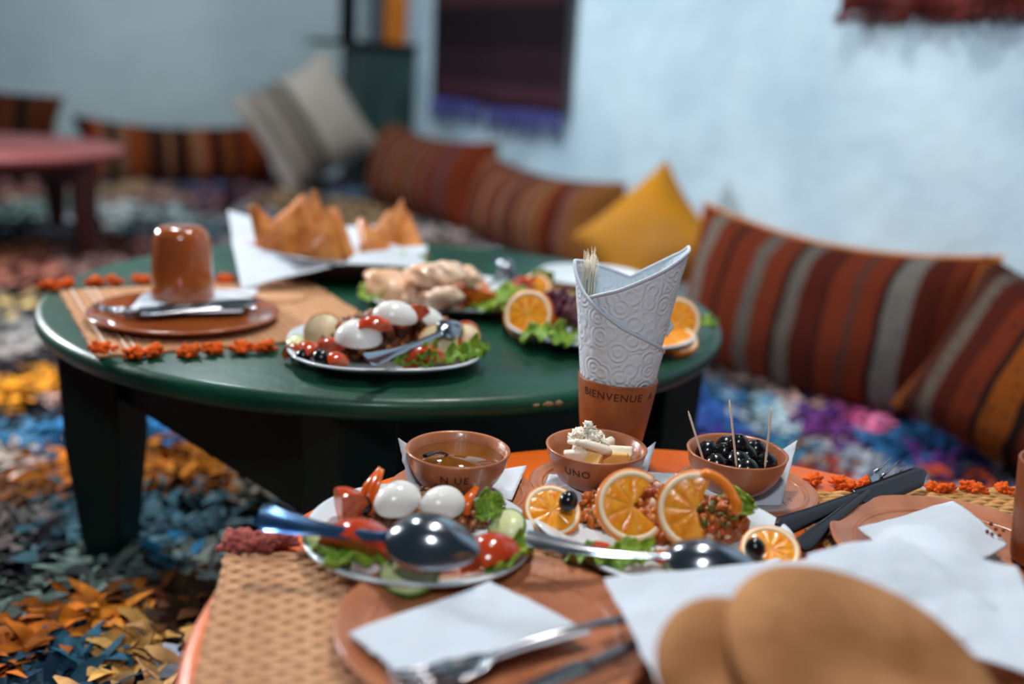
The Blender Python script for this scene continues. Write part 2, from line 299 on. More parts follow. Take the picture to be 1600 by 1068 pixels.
# ---------------------------------------------------------------- cushions
def stripe_mat(name, stops, scale, axis='X', rough=.9, motif=.35):
    'woven cross stripes: stops = [(position 0..1, rgb)]'
    m = bpy.data.materials.new(name); m.use_nodes = True; N = m.node_tree.nodes; Lk = m.node_tree.links; b = N['Principled BSDF']
    b.inputs['Roughness'].default_value = rough; b.inputs['Specular IOR Level'].default_value = .15
    tc = N.new('ShaderNodeTexCoord'); sp = N.new('ShaderNodeSeparateXYZ'); Lk.new(tc.outputs['Object'], sp.inputs[0])
    nz = N.new('ShaderNodeTexNoise'); nz.inputs['Scale'].default_value = 7; Lk.new(tc.outputs['Object'], nz.inputs[0])
    ad = N.new('ShaderNodeMath'); ad.operation = 'MULTIPLY_ADD'; Lk.new(nz.outputs[0], ad.inputs[0]); ad.inputs[1].default_value = .03; Lk.new(sp.outputs[axis], ad.inputs[2])
    mr = N.new('ShaderNodeMapRange'); mr.inputs[1].default_value = -scale/2; mr.inputs[2].default_value = scale/2; Lk.new(ad.outputs[0], mr.inputs[0])
    cr = N.new('ShaderNodeValToRGB'); cr.color_ramp.interpolation = 'CONSTANT'; e = cr.color_ramp.elements
    stops = [(p, tuple(v*.86-3 if v > 6 else v for v in c)) for p, c in stops[:31]]
    e[0].position = stops[0][0]; e[0].color = (*lin(stops[0][1]), 1); e[1].position = stops[1][0]; e[1].color = (*lin(stops[1][1]), 1)
    for p, c in stops[2:]: q = e.new(p); q.color = (*lin(c), 1)
    Lk.new(mr.outputs[0], cr.inputs[0])
    # small woven motifs
    vo = N.new('ShaderNodeTexVoronoi'); vo.inputs['Scale'].default_value = 38; vo.distance = 'MANHATTAN'; vo.inputs['Randomness'].default_value = .35; Lk.new(tc.outputs['Object'], vo.inputs[0])
    gt_ = N.new('ShaderNodeMapRange'); gt_.inputs[1].default_value = .25; gt_.inputs[2].default_value = .6; gt_.inputs[3].default_value = motif; gt_.inputs[4].default_value = 0
    Lk.new(vo.outputs['Distance'], gt_.inputs[0])
    mx = N.new('ShaderNodeMix'); mx.data_type = 'RGBA'; Lk.new(gt_.outputs[0], mx.inputs['Factor']); Lk.new(cr.outputs[0], mx.inputs['A']); mx.inputs['B'].default_value = (.03, .012, .01, 1)
    Lk.new(mx.outputs['Result'], b.inputs['Base Color'])
    wv = N.new('ShaderNodeTexWave'); wv.inputs['Scale'].default_value = 60; wv.inputs['Distortion'].default_value = 1; wv.bands_direction = axis; Lk.new(tc.outputs['Object'], wv.inputs[0])
    bp = N.new('ShaderNodeBump'); bp.inputs['Distance'].default_value = .003; Lk.new(wv.outputs[0], bp.inputs['Height']); Lk.new(bp.outputs[0], b.inputs['Normal'])
    return m
def seq(cols, seed, lo=.03, hi=.09):
    r_ = random.Random(seed); p = 0; out = []; last = None
    while p < 1 and len(out) < 30:
        c = r_.choice([x for x in cols if x is not last]); out.append((p, c)); last = c; p += r_.uniform(lo, hi)
    return out
RU = (132, 52, 24); RD = (96, 30, 16); GR = (140, 128, 116); OC = (170, 88, 24); BR = (84, 40, 26); DK = (44, 24, 20); PU = (84, 52, 60); TN = (176, 118, 84)
def cushion(name, label, loc, yaw, w, h, t, tilt, m, mback=None, spin=0, group=None, pinch=.10, sag=0.0, lift=0):
    'loc = middle of the cushion on the floor; leans back by tilt'
    root = thing(name, label, 'cushion', loc, (0, 0, yaw), group)
    rr = Matrix.Rotation(-tilt, 4, 'X'); sp = Matrix.Rotation(spin, 4, 'Y')
    ext = max(abs(w/2*math.sin(spin))+abs(h/2*math.cos(spin)), h/2)
    def side(sg):
        def fn(u, v):
            a = 2*u-1; b = 2*v-1
            x = w/2*a*(1-pinch*(1-b*b)*.6)*(1+.03*(a*b)**2); z = h/2*b*(1-pinch*(1-a*a))+sag*(1-a*a)*(-1)
            e = max(0, (1-abs(a)**3.2))*max(0, (1-abs(b)**2.4)); th = t/2*(e**.5)
            p = Vector((x, sg*th*(1+.06*noise.noise(Vector((a*2, b*2, sg+w*9)))), z))
            return tuple(p)
        return fn
    T = Matrix.Translation((0, 0, ext*math.cos(tilt)*(.97)+lift+t*.5*math.sin(tilt)*.6)) @ rr @ sp
    g = grid(40, 28, side(-1)); a = obj('front_cover', g, m, root); a.matrix_local = T
    g = grid(40, 28, side(1)); a = obj('back_cover', g, mback or m, root); a.matrix_local = T
    pts = [side(1)(u, v) for u, v in [(i/16, 0) for i in range(16)]+[(1, i/12) for i in range(12)]+[(1-i/16, 1) for i in range(16)]+[(0, 1-i/12) for i in range(13)]]
    a = obj('edge_seam', tube([(x, 0, z) for x, y, z in pts], .006, 6), mback or m, root); a.matrix_local = T
    return root
YR = math.atan2(-.898, .44); YB = math.atan2(.44, .898)
mus = mat('mustard_backing', (196, 112, 24), .9, (206, 126, 36), 12)
m_r2 = stripe_mat('kilim_rust_grey', [(0, RU), (.10, GR), (.15, RU), (.22, DK), (.24, RU), (.33, (116, 106, 98)), (.38, RU), (.45, DK), (.47, (120, 110, 100)), (.52, RD), (.60, DK), (.61, RU), (.68, (96, 60, 50)), (.71, RU), (.77, DK), (.79, (136, 130, 124)), (.86, RD), (.93, RU)], .74, motif=.3)
m_r1 = stripe_mat('kilim_rust_ochre', [(0, RU), (.06, OC), (.12, BR), (.18, (120, 104, 92)), (.22, RD), (.28, RU), (.34, DK), (.36, OC), (.44, DK), (.47, RU), (.54, BR), (.58, (150, 120, 100)), (.61, RD), (.68, OC), (.74, RU), (.8, DK), (.83, (140, 132, 124)), (.88, RD)], .74, motif=.6)
m_r3 = stripe_mat('kilim_tan_rust', seq([RU, TN, (150, 96, 80), (120, 72, 60), RU, (160, 100, 50), RD], 4, .025, .06), .8, motif=.35)
m_r4 = stripe_mat('kilim_brown_purple', seq([RU, (110, 70, 70), TN, (140, 84, 60), RU, RD, (160, 90, 50)], 9, .025, .06), .9, motif=.35)
m_l1 = stripe_mat('kilim_orange_brown', seq([(160, 80, 30), TN, BR, DK, (170, 120, 90), (180, 70, 30)], 12, .025, .07), 1.0, motif=.3)
m_l0 = stripe_mat('kilim_brown', seq([(120, 60, 30), BR, DK, OC, RD], 15, .025, .07), 1.0, motif=.3)
m_cream = stripe_mat('cream_wool_grey_stripes', [(0, (236, 220, 208)), (.16, (150, 138, 126)), (.22, (226, 208, 196)), (.28, (130, 118, 108)), (.36, (196, 180, 166)), (.41, (110, 102, 94)), (.48, (240, 224, 210))], .62, motif=.05)
m_yel = mat('mustard_wool', (186, 124, 30), .95, (170, 120, 60), 5, .003, 60, spec=.1, ramp=(.4, .7))
cushion('floor_cushion', 'rust and grey striped kilim bolster with mustard edge against right wall', (.755, 2.49, 0), YR+R(26), .74, .40, .30, R(14), m_r2, mus, sag=.035, pinch=.06, spin=R(2))
cushion('floor_cushion', 'rust and ochre kilim cushion at the right edge of the photo, nearest of the row', (1.11, 1.90, 0), YR+R(20), .62, .36, .30, R(18), m_r1, None, spin=R(16), pinch=.08, lift=-.09)
cushion('floor_cushion', 'tan and rust striped cushion just left of the mustard cushion', (.08, 4.12, 0), YR+R(6), .95, .36, .34, R(14), m_r3, sag=.03, pinch=.05)
cushion('floor_cushion', 'brown and purple striped cushion by the corner, beneath the hanging textile', (-.46, 5.02, 0), YR+R(6), 1.1, .42, .34, R(14), m_r4, sag=.03, pinch=.05)
cushion('floor_cushion', 'plain mustard yellow cushion standing on its corner', (.42, 3.22, 0), YR+R(34), .37, .38, .24, R(18), m_yel, spin=R(43), pinch=.13, lift=-.03)
cushion('floor_cushion', 'cream wool cushion with grey stripes tilted on its corner by the stove', (-1.16, 5.58, 0), YB, .58, .58, .26, R(16), m_cream, spin=R(-29))
cushion('floor_cushion', 'orange and brown striped bolster along the back wall right of the red table', (-1.90, 5.72, 0), YB, 1.05, .36, .30, R(8), m_l1, sag=.035)
cushion('floor_cushion', 'dark brown striped bolster behind the red table top at far left', (-2.84, 5.22, 0), YB, .9, .46, .28, R(10), m_l0, spin=R(6))

# ---------------------------------------------------------------- stove, textiles
st = thing('iron_stove', 'dark green iron stove box standing in the corner behind the cushions', 'stove', (-.86, 6.12, 0), (0, 0, YB))
obj('body', box(0, 0, .41, .36, .34, .80), M['stove'], st, smooth=False, bevel=.012)
obj('top_plate', box(-.08, 0, .825, .60, .40, .03), M['pipe'], st, smooth=False, bevel=.006)
sd_ = obj('door', box(0, -.176, .5, .24, .012, .28), M['stove'], st, smooth=False, bevel=.004)
obj('door_handle', tube([(.08, -.185, .45), (.08, -.205, .47), (.08, -.205, .53), (.08, -.185, .55)], .006), M['pipe'], sd_)
obj('stove_pipe', tube([(-.17, .08, .84), (-.17, .08, 1.6), (-.17, .08, 2.69)], .048, 20), M['pipe'], st)
bd = thing('upright_board', 'orange varnished board standing upright on the stove', 'board', (-.86, 6.12, .84), (0, 0, YB))
obj('panel', box(.09, .02, .44, .145, .03, .88), M['board'], bd, smooth=False, bevel=.003)
obj('edge_strip', box(.012, .015, .44, .012, .045, .88), M['redleg'], bd, smooth=False)

def wallpt(px, py):
    'point of the right wall seen at a pixel'
    d = fw + ((px-800)*rt - (py-534)*up)/FPX; o = Vector((0, 0, CAMH)); n = D2
    return o + d*((W0-o).dot(n)/d.dot(n))
def hanging(name, label, cat, pl, pr_, zt, base, m, mf, fl, folds):
    a = wallpt(*pl); b = wallpt(*pr_); L = (b-a); L.z = 0; zb = (a.z+b.z)/2
    root = thing(name, label, cat, (a.x, a.y, zb))
    W_ = L.length; yaw = math.atan2(L.y, L.x); root.rotation_euler = (0, 0, yaw)
    # local x along wall; local -y.. room side chosen by sign
    sgn = 1 if (Matrix.Rotation(yaw, 3, 'Z') @ Vector((0, 1, 0))).dot(-D2) > 0 else -1
    off = lambda u, v: sgn*(.05+.022*math.sin(u*folds*2*PI+.8*v)+.01*math.sin(u*17))-(0 if abs(u-.5) > .04 else sgn*.03)
    obj('cloth', grid(80, 24, lambda u, v: (u*W_, off(u, v), v*(zt-zb)+.008*math.sin(u*9))), m, root, solid=.004)
    g = MB(); r_ = random.Random(3)
    for i in range(140):
        u = (i+.5)/140; l = fl*r_.uniform(.6, 1.1); y = off(u, 0); x = u*W_
        tube([(x, y, .008*math.sin(u*9)), (x+r_.uniform(-.01, .01), y+r_.uniform(-.01, .01), -l/2), (x+r_.uniform(-.02, .02), y, -l)], [.003, .0035, .002], 5, g)
    o = obj('fringe', g, mf, root); o['kind'] = 'stuff'
    obj('rail', tube([(-.05, sgn*.04, zt-zb+.02), (W_+.05, sgn*.04, zt-zb+.02)], .012, 8), M['pipe'], root)
m_tx = stripe_mat('purple_brown_weave', [(0, (50, 46, 106)), (.10, (60, 44, 86)), (.16, (74, 50, 66)), (.30, (60, 40, 52)), (.44, (86, 50, 62)), (.55, (56, 34, 44)), (.62, (34, 22, 30)), (.7, (78, 44, 50)), (.85, (40, 22, 30))], 2.3, axis='Z', motif=.3)
m_fr = mat('blue_violet_fringe', (60, 60, 124), .9)
m_tr = mat('dark_red_weave', (104, 26, 16), .9, (70, 16, 14), 12)
hanging('wall_textile', 'purple and brown woven textile with blue fringe hanging on the wall', 'textile', (688, 165), (893, 165), 2.0, .98, m_tx, m_fr, .13, 2)
hanging('wall_textile', 'dark red woven textile high on the wall at the upper right', 'textile', (1335, 12), (1640, 30), 1.9, 1.07, m_tr, m_tr, .03, 3)

# ---------------------------------------------------------------- woven mats
def mat_weave(name, label, corner, xdir, Lx, Ly, zt, m, tm, tassel_sides, pw=.012, ph=.0085, stitches=(), ts=.019, lift=None):
    root = thing(name, label, 'placemat', (0, 0, 0)); basis(root, (corner[0], corner[1], zt), (xdir[0], xdir[1], 0))
    nx = int(Lx/pw); ny = int(Ly/ph); lf = lift or (lambda x, y: 0)
    def ribbon(path, wv, th, horiz):
        g = MB(); v = []
        for (x, y, z) in path:
            for a, b in ((-1, -1), (1, -1), (1, 1), (-1, 1)):
                v.append((x, y+a*wv/2, z+b*th/2) if horiz else (x+a*wv/2, y, z+b*th/2))
        n = len(path); f = [(4*i+k, 4*i+(k+1) % 4, 4*i+4+(k+1) % 4, 4*i+4+k) for i in range(n-1) for k in range(4)]+[(3, 2, 1, 0), (4*n-4, 4*n-3, 4*n-2, 4*n-1)]
        return g.add(v, f)
    shared = []
    for ph0 in (0, 1):
        shared.append(make_mesh('straw', ribbon([(i*pw/2, 0, .003+(.0008)*math.cos(PI*(i/2+ph0))) for i in range(2*nx+1)], ph*.97, .0016, True), m))
    for j in range(ny):
        y = (j+.5)*ph
        if lift:
            o = obj('straw', ribbon([(i*pw/2, y, .003+(.0008)*math.cos(PI*(i/2+j % 2))+lf(i*pw/2, y)) for i in range(2*nx+1)], ph*.97, .0016, True), m, root)
        else: o = obj('straw', shared[j % 2], None, root, loc=(0, y, 0))
        o.location.x += random.uniform(-.002, .002)
    cr_ = None
    if not lift: obj('backing', box(nx*pw/2, ny*ph/2, .0008, nx*pw, ny*ph, .0012), m, root, smooth=False)
    for i in range(nx):
        x = (i+.5)*pw
        if lift: obj('cross_straw', ribbon([(x, j*ph, .0028+lf(x, j*ph)) for j in range(ny+1)], pw*.93, .001, False), m, root)
        else:
            if cr_ is None: cr_ = make_mesh('cross_straw', ribbon([(0, 0, .0028), (0, ny*ph, .0028)], pw*.93, .001, False), m)
            obj('cross_straw', cr_, None, root, loc=(x, 0, 0))
    for (x0, y0, x1, y1) in stitches:
        obj('stitching', tube([(x0+(x1-x0)*k/20, y0+(y1-y0)*k/20, .0045+.001*(k % 2)) for k in range(21)], .0016, 6), M['stitch'], root)
    tb = []
    for s_ in range(3):
        g = MB(); r_ = random.Random(s_)
        for k in range(26):
            a = r_.uniform(0, 2*PI); e = r_.uniform(-.1, 1.2); d = Vector((math.cos(a)*math.cos(e), math.sin(a)*math.cos(e), math.sin(e)))*ts*r_.uniform(.7, 1.15); d.z *= .75
            tube([(0, 0, .004), tuple(d*.6+Vector((0, 0, .003))), tuple(d+Vector((0, 0, .002)))], [ts*.16, ts*.2, ts*.11], 5, g)
        blob((0, 0, ts*.3), (ts*.6, ts*.6, ts*.4), g, 1, .3)
        tb.append(make_mesh('tassel', g, tm))
    for (x, y) in tassel_sides:
        obj('tassel', random.choice(tb), None, root, loc=(x, y, .001+lf(min(max(x, 0), Lx), min(max(y, 0), Ly))), rot=(0, 0, random.uniform(0, 6)))
    return root
# green table mat: front edge 155,562 -> 445,545
A = at(150, 560, GT); B = at(445, 547, GT); xd = (B-A).normalized(); yd = Vector((-xd.y, xd.x, 0)); Z0 = at(66, 457, GT)
fp = [(210, 556), (240, 553), (298, 553), (334, 549), (378, 548), (415, 546)]
def tl(px_, py_, z, A, xd):
    q = at(px_, py_, z+.004)-A; return (q.x*xd.x+q.y*xd.y, -q.x*xd.y+q.y*xd.x)
# skewed left edge: use direction of the left edge as local y by rotating the mat a little
left = (Z0-A); yaw_x = Vector((left.y, -left.x, 0)).normalized(); xg = (xd*.3+yaw_x*.7).normalized()
mat_weave('placemat', 'straw placemat with bright orange tassels on the green table', A, xg, .40, .385, GT, M['straw'], M['tassel_o'],
    [tl(a, b, GT, A, xg) for a, b in [(160, 548)]+fp+[(78, 450), (104, 447), (150, 443), (178, 442), (222, 440), (352, 440)]], stitches=[(.018, 0, .018, .38), (.04, 0, .04, .38), (.05, 0, .05, .38)])
A = at(352, 868, OT); xL = Vector((.985, .17, 0)).normalized(); A2 = A - Vector((-xL.y, xL.x, 0))*.30
mat_weave('placemat', 'straw placemat with dusky pink tassels at the near left of the orange table', A2, xL, .365, .30, OT, M['straw'], M['tassel_p'],
    [tl(a, b, OT, A2, xL) for a, b in [(366, 852), (384, 850), (420, 850), (436, 848), (404, 856)]], ts=.019)
xR = Vector((.979, .205, 0)).normalized(); A = at(1200, 772, OT)-Vector((-xR.y, xR.x, 0))*.225
mat_weave('placemat', 'golden straw placemat with orange tassels under the cutlery at the right', A, xR, .384, .225, OT, M['straw2'], M['tassel_o'],
    [tl(a, b, OT, A, xR) for a, b in [(1272, 752), (1312, 757), (1325, 762), (1360, 757), (1462, 766), (1478, 766), (1512, 763), (1524, 766), (1568, 767)]], ts=.014)
A = at(1075, 492, GT)-Vector((.14, 0, 0))
mat_weave('placemat', 'straw placemat at the right edge of the green table behind the salad', A+Vector((-.03, .02, 0)), (.8, .6), .17, .14, GT, M['straw'], M['tassel_o'], [])
co = thing('coaster', 'small round woven coaster behind the knife on the green table', 'coaster', at(437, 468, GT))
obj('disc', lathe([(0, .001), (.04, .001), (.044, .004), (.04, .007), (0, .007)], 32), M['straw'], co)

# ---------------------------------------------------------------- crockery
def dish(name, label, cat, loc, r, h, m, sq=None, rz=0, lip=.002, foot=.6, well=.72, lines=False, tilt=(0, 0)):
    t = thing(name, label, cat, loc, (tilt[0], tilt[1], rz))
    pr = [(0, .0008), (foot*r, .0), (foot*r+.004, .001), (r*.9, h*.72), (r-.001, h-.003), (r, h-.001), (r-.001, h), (r-.004, h), (r*.9, h*.80), (well*r+.005, .0065), (well*r-.003, .0045), (0, .004)]
    obj('dish_body', lathe(pr, 96, sq), m, t)
    if lines: obj('raised_ring', lathe([(well*r+.006, .0065), (well*r+.008, .0090), (well*r+.011, .0085), (well*r+.012, .0065)], 64), m, t)
    return t
WP1 = at(656, 842, OT+.012); WP2 = at(1030, 830, OT+.012)
dish('plate', 'round white plate of egg and tomato salad on the orange table', 'plate', (WP1.x, WP1.y, OT+.006), .104, .017, M['white'], sq=2.25)
dish('plate', 'squarish white plate of orange slices and tuna salad on the orange table', 'plate', (WP2.x, WP2.y, OT+.006), .113, .017, M['white'], sq=2.9, rz=R(35))
GP3 = at(600, 545, GT+.012); GP4 = at(700, 462, GT+.012); GP5 = at(936, 512, GT+.012); GP6 = at(925, 438, GT+.01)
dish('plate', 'white plate of eggs on minced meat at the front of the green table', 'plate', (GP3.x, GP3.y, GT), .126, .022, M['white'], sq=2.7, rz=R(12))
dish('plate', 'white plate of chicken salad behind the egg plate on the green table', 'plate', (GP4.x, GP4.y, GT), .136, .022, M['white'], sq=2.7, rz=R(5))
dish('plate', 'white plate with orange slices and red cabbage behind the rolled napkin', 'plate', (GP5.x, GP5.y, GT), .142, .022, M['white'], sq=2.5)
dish('plate', 'farthest white plate on the green table, partly behind the rolled napkin', 'plate', (GP6.x, GP6.y, GT), .100, .022, M['white'], sq=2.3)

SA = []
for px_, py_, lab in ((722, 765, 'terracotta saucer under the oil bowl'), (938, 757, 'terracotta saucer under the bowl of cream'), (1166, 762, 'terracotta saucer under the bowl of black olives')):
    p = at(px_, py_, OT+.008); SA.append(p)
    dish('saucer', lab, 'saucer', (p.x, p.y, OT), .076, .010, M['terra'], lines=True)
gs = at(289, 484, GT+.018)
dish('saucer', 'terracotta plate under the upturned cup on the green table', 'saucer', (gs.x, gs.y, GT+.004), .132, .015, M['terra2'], lines=True)
bp = at(772, 985, OT+.012)
dish('dinner_plate', 'terracotta plate with a square napkin at the bottom of the photo', 'plate', (bp.x, bp.y, OT+.0055), .122, .014, M['terra'], lines=True)
rp = at(1500, 864, OT+.012)
dish('dinner_plate', 'terracotta plate with a folded napkin at the right edge', 'plate', (rp.x, rp.y, OT+.0055), .120, .014, M['terra'], lines=True)

def lettering(text, rfun, z0, size, ang0, m, parent, gap=1.0, name='lettering'):
    'letters wrapped round a vessel: rfun(z) radius, ang0 = angle of the middle'
    cu = bpy.data.curves.new('t', 'FONT'); cu.body = text; cu.size = size; cu.align_x = 'CENTER'; cu.extrude = 0; cu.resolution_u = 3; cu.space_character = gap; cu.offset = size*.012
    ob = bpy.data.objects.new('t', cu); COL.objects.link(ob); bpy.context.view_layer.update()
    me = bpy.data.meshes.new_from_object(ob); bpy.data.objects.remove(ob)
    import bmesh
    b = bmesh.new(); b.from_mesh(me); bmesh.ops.triangulate(b, faces=b.faces[:])
    for _ in range(2):
        bmesh.ops.subdivide_edges(b, edges=[e for e in b.edges if e.calc_length() > size*.15], cuts=1)
        bmesh.ops.triangulate(b, faces=b.faces[:])
    for v in b.verts:
        x, y = v.co.x, v.co.y; z = z0+y; r = rfun(z)+.0004; a = ang0+x/rfun(z0); v.co = (r*math.cos(a), r*math.sin(a), z)
    b.to_mesh(me); b.free(); me.materials.clear(); me.materials.append(m)
    return obj(name, me, None, parent)
def bowl(label, loc, r, h, text=None, ang=-PI/2, ta=0, rz=0):
    t = thing('small_bowl', label, 'bowl', loc)
    out = [(.024, 0), (.027, .002), (.027, .004), (.036, .010), (.0435, .020), (.049, .032), (r-.0008, h-.002), (r, h), (r-.0015, h+.001), (r-.004, h-.001), (.045, .032), (.039, .020), (.030, .011), (.015, .0065), (0, .006)]
    out = [(0, 0)]+out
    obj('bowl_body', lathe(out, 80), M['terra'], t)
    def rf(z):
        for (r0, z0), (r1, z1) in zip(out[3:8], out[4:9]):
            if z0 <= z <= z1: return r0+(r1-r0)*(z-z0)/max(1e-6, z1-z0)
        return r
    if text: lettering(text, rf, h-.018, .011, ang+ta, M['ink'], t, 1.15)
    return t
BZ = OT+.0125; BR_ = .0525; BH = .046
B1 = at(716, 701, BZ+BH); B2 = at(932, 696, BZ+BH); B3 = at(1152, 704, BZ+BH)
bowl('terracotta bowl of golden oil with faded lettering, leftmost of three', (B1.x, B1.y, BZ), BR_, BH, 'N UE')
bowl('terracotta bowl holding white cream and pale wedges, middle of three', (B2.x, B2.y, BZ), BR_, BH, 'UNO', ta=-.45)
bowl('terracotta bowl full of black olives, rightmost of three', (B3.x, B3.y, BZ), BR_, BH)
lq = setp(obj('olive_oil', lathe([(0, .0), (.020, .0), (.0395, .0195), (.0445, .0295), (.0445, .0297), (0, .0297)], 64), M['oil'], loc=(B1.x, B1.y, BZ+.0075)), 'pool of golden brown oil filling the leftmost small bowl', 'oil')

def cup(name, label, loc, h, rt_, rb, m, flip=False, tilt=(0, 0), text=None):
    t = thing(name, label, 'cup', loc, (tilt[0], tilt[1], 0))
    out = [(0, 0), (rb-.006, 0), (rb-.001, .003), (rb, .007), (rb+(rt_-rb)*.5, h*.5), (rt_, h-.002), (rt_-.001, h), (rt_-.003, h-.001), (rb+(rt_-rb)*.5-.004, h*.5), (rb-.004, .008), (0, .006)]
    g = lathe(out, 72)
    if flip: g = lathe([(0, h), (rb-.012, h), (rb-.004, h-.004), (rb, h-.016), (rb+(rt_-rb)*.5, h*.5), (rt_, .003), (rt_-.001, 0), (rt_-.004, .001), (rb+(rt_-rb)*.5-.005, h*.5), (rb-.006, h-.018), (0, h-.010)], 72)
    g.f = [f[::-1] for f in g.f] if flip else g.f
    obj('cup_body', g, m, t)
    if text: lettering(text, lambda z: rb+(rt_-rb)*max(0, min(1, z/h)), h-.0175, .0125, -PI/2-.02, M['ink'], t, 1.12)
    return t
CR = at(962, 584, OT+.100); CB = (CR.x, CR.y-.004, OT)
cup('napkin_cup', 'terracotta cup with dark lettering holding the rolled white napkin', CB, .100, .0455, .0335, M['terra3'], text="BIENVENUE  A", tilt=(0, R(1.5)))
cc = at(286, 467, GT+.014)
cup('upturned_cup', 'glossy brown cup upside down on the green table at left', (cc.x, cc.y, GT+.0165), .108, .0465, .040, M['terra2'], flip=True)
rc = at(1638, 900, OT+.0)
cup('brown_cup', 'dark brown cup cut off by the right edge beside the folded napkin', (rc.x+.002, rc.y, OT+.012), .10, .046, .038, M['terra3'])

# ---------------------------------------------------------------- napkins
def cloth(name, label, cs, amp=.003, fr=18, nx=34, ny=34, th=.0012, cat='napkin', m=None, seed=0, drop=None, z_min=None):
    'four corners in space, softly creased'
    cs = [Vector(c) for c in cs]; o = sum(cs, Vector())/4
    def fn(u, v):
        p = (cs[0]*(1-u)+cs[1]*u)*(1-v)+(cs[3]*(1-u)+cs[2]*u)*v
        n_ = noise.noise(Vector((p.x*fr+seed, p.y*fr, seed)))+.4*noise.noise(Vector((p.x*fr*2.7, p.y*fr*2.7+seed, 3)))
        z = p.z+amp*n_
        if drop: z += drop(u, v)
        e = .0012*noise.noise(Vector((u*9, v*9, seed+5)))
        if z_min is not None: z = max(z, z_min)
        return (p.x-o.x+e, p.y-o.y+e, z-o.z)
    ob = obj(name, grid(nx, ny, fn), m or M['paper'], loc=o, solid=th)
    return setp(ob, label, cat)
zs = OT+.0105
cloth('paper_napkin', 'white paper napkin under the oil bowl with one corner sticking up', [at(642, 775, zs), at(622, 684, OT+.062), at(823, 728, zs+.002), at(800, 782, zs)], .001, drop=lambda u, v: -.018*math.sin(PI*v)*(u) , z_min=zs)
cloth('paper_napkin', 'white paper napkin under the bowl of cream', [at(838, 792, zs), at(858, 742, zs), at(1025, 690, OT+.048), at(1000, 775, zs)], .0015, z_min=zs, drop=lambda u, v: -.02*math.sin(PI*v)*u)
cloth('paper_napkin', 'white paper napkin under the bowl of olives with raised right corner', [at(1040, 790, zs), at(1018, 738, zs), at(1246, 690, OT+.056), at(1220, 790, zs)], .0015, z_min=zs, drop=lambda u, v: -.024*math.sin(PI*v)*u)
zb = OT+.0215
cloth('paper_napkin', 'square white napkin lying flat on the bottom terracotta plate', [at(640, 1068, zb), at(545, 990, zb), at(766, 910, zb), at(925, 988, zb)], .0016, z_min=OT+.018)
cloth('paper_napkin', 'white napkin with crumbs folded over the right terracotta plate', [at(1470, 915, OT+.040), at(1340, 827, OT+.020), at(1490, 783, OT+.024), at(1574, 850, OT+.03)], .003, z_min=OT+.018, seed=4, drop=lambda u, v: .010*math.sin(PI*u)*math.sin(PI*v))
cloth('paper_napkin', 'white napkin under the upturned cup on the green table', [at(195, 492, GT+.016), at(228, 455, GT+.0165), at(405, 452, GT+.018), at(378, 488, GT+.016)], .0006, z_min=GT+.014)
for px_, py_ in ((1548, 818), (1556, 826), (1550, 834), (1562, 836), (1543, 830), (1568, 828)):
    p = at(px_, py_, OT+.034); setp(obj('crumb', blob((0, 0, 0), .0020, sub=1), M['crispdark'], loc=p), 'tiny brown crumb on the napkin over the right plate', 'crumb', 'crumbs on the right napkin')

# rolled napkin: one spiral wrap, taller at the back
pm = M['emb'] = mat('embossed_paper', (222, 232, 240), .9, spec=.1, sss=.1, sssr=.002)
N = pm.node_tree.nodes; Lk = pm.node_tree.links
uv = N.new('ShaderNodeTexCoord'); vo = N.new('ShaderNodeTexVoronoi'); vo.inputs['Scale'].default_value = 48; vo.inputs['Randomness'].default_value = .75; Lk.new(uv.outputs['Object'], vo.inputs[0])
s1 = N.new('ShaderNodeMath'); s1.operation = 'MULTIPLY'; s1.inputs[1].default_value = 26; Lk.new(vo.outputs['Distance'], s1.inputs[0])
s2 = N.new('ShaderNodeMath'); s2.operation = 'SINE'; Lk.new(s1.outputs[0], s2.inputs[0])
bpn = N.new('ShaderNodeBump'); bpn.inputs['Distance'].default_value = .0007; bpn.inputs['Strength'].default_value = .7; Lk.new(s2.outputs[0], bpn.inputs['Height']); Lk.new(bpn.outputs[0], N['Principled BSDF'].inputs['Normal'])
rn = thing('rolled_napkin', 'white embossed paper towel rolled into a cone in the terracotta cup', 'napkin', CB)
def hz(t):                         # top height above the cup base along the wrap, t = turns from the outer edge
    ks = [(0, .133), (.1, .146), (.25, .168), (.4, .200), (.5, .228), (.6, .222), (.75, .205), (.88, .235), (.97, .252), (1.05, .248), (1.15, .230), (1.27, .208), (1.4, .192), (1.7, .18)]; ks_old = [(0, .118), (.10, .128), (.22, .150), (.36, .183), (.46, .200), (.55, .197), (.75, .192), (.90, .210), (1.0, .214), (1.06, .205), (1.18, .185), (1.32, .162), (1.5, .150), (1.7, .15)]
    for (a, b), (c, d) in zip(ks, ks[1:]):
        if t <= c: k = (t-a)/(c-a); return b+(d-b)*k
    return ks[-1][1]
def wrap(u, v, off=0):
    t = u*1.62; a = R(-8)-t*2*PI; H_ = hz(t); z = .012+(H_-.012)*v
    k = max(0, (z-.06)/.15)
    rr_ = .0305-.0032*t+.030*max(0, (z-.012)/.23)
    cx = .001+.003*k; asp = 1+.05*k
    x = cx+rr_*asp*math.cos(a); y = rr_*.92*math.sin(a)
    return (x+.0008*noise.noise(Vector((a*2, z*40, 0))), y, z)
obj('paper_wrap', grid(110, 30, wrap), M['emb'], rn, solid=.0014)
hem = [wrap(k/110, 1) for k in range(111)]; obj('folded_hem', tube([(x*1.01, y*1.01, z-.001) for x, y, z in hem], .0021, 8), M['paper'], rn)
obj('loose_corner', grid(8, 8, lambda u, v: (.052+.008*u-.004*v, -.008+.006*u, .150+.018*v+.010*u*(1-v))), M['emb'], rn, solid=.001)
g = MB()
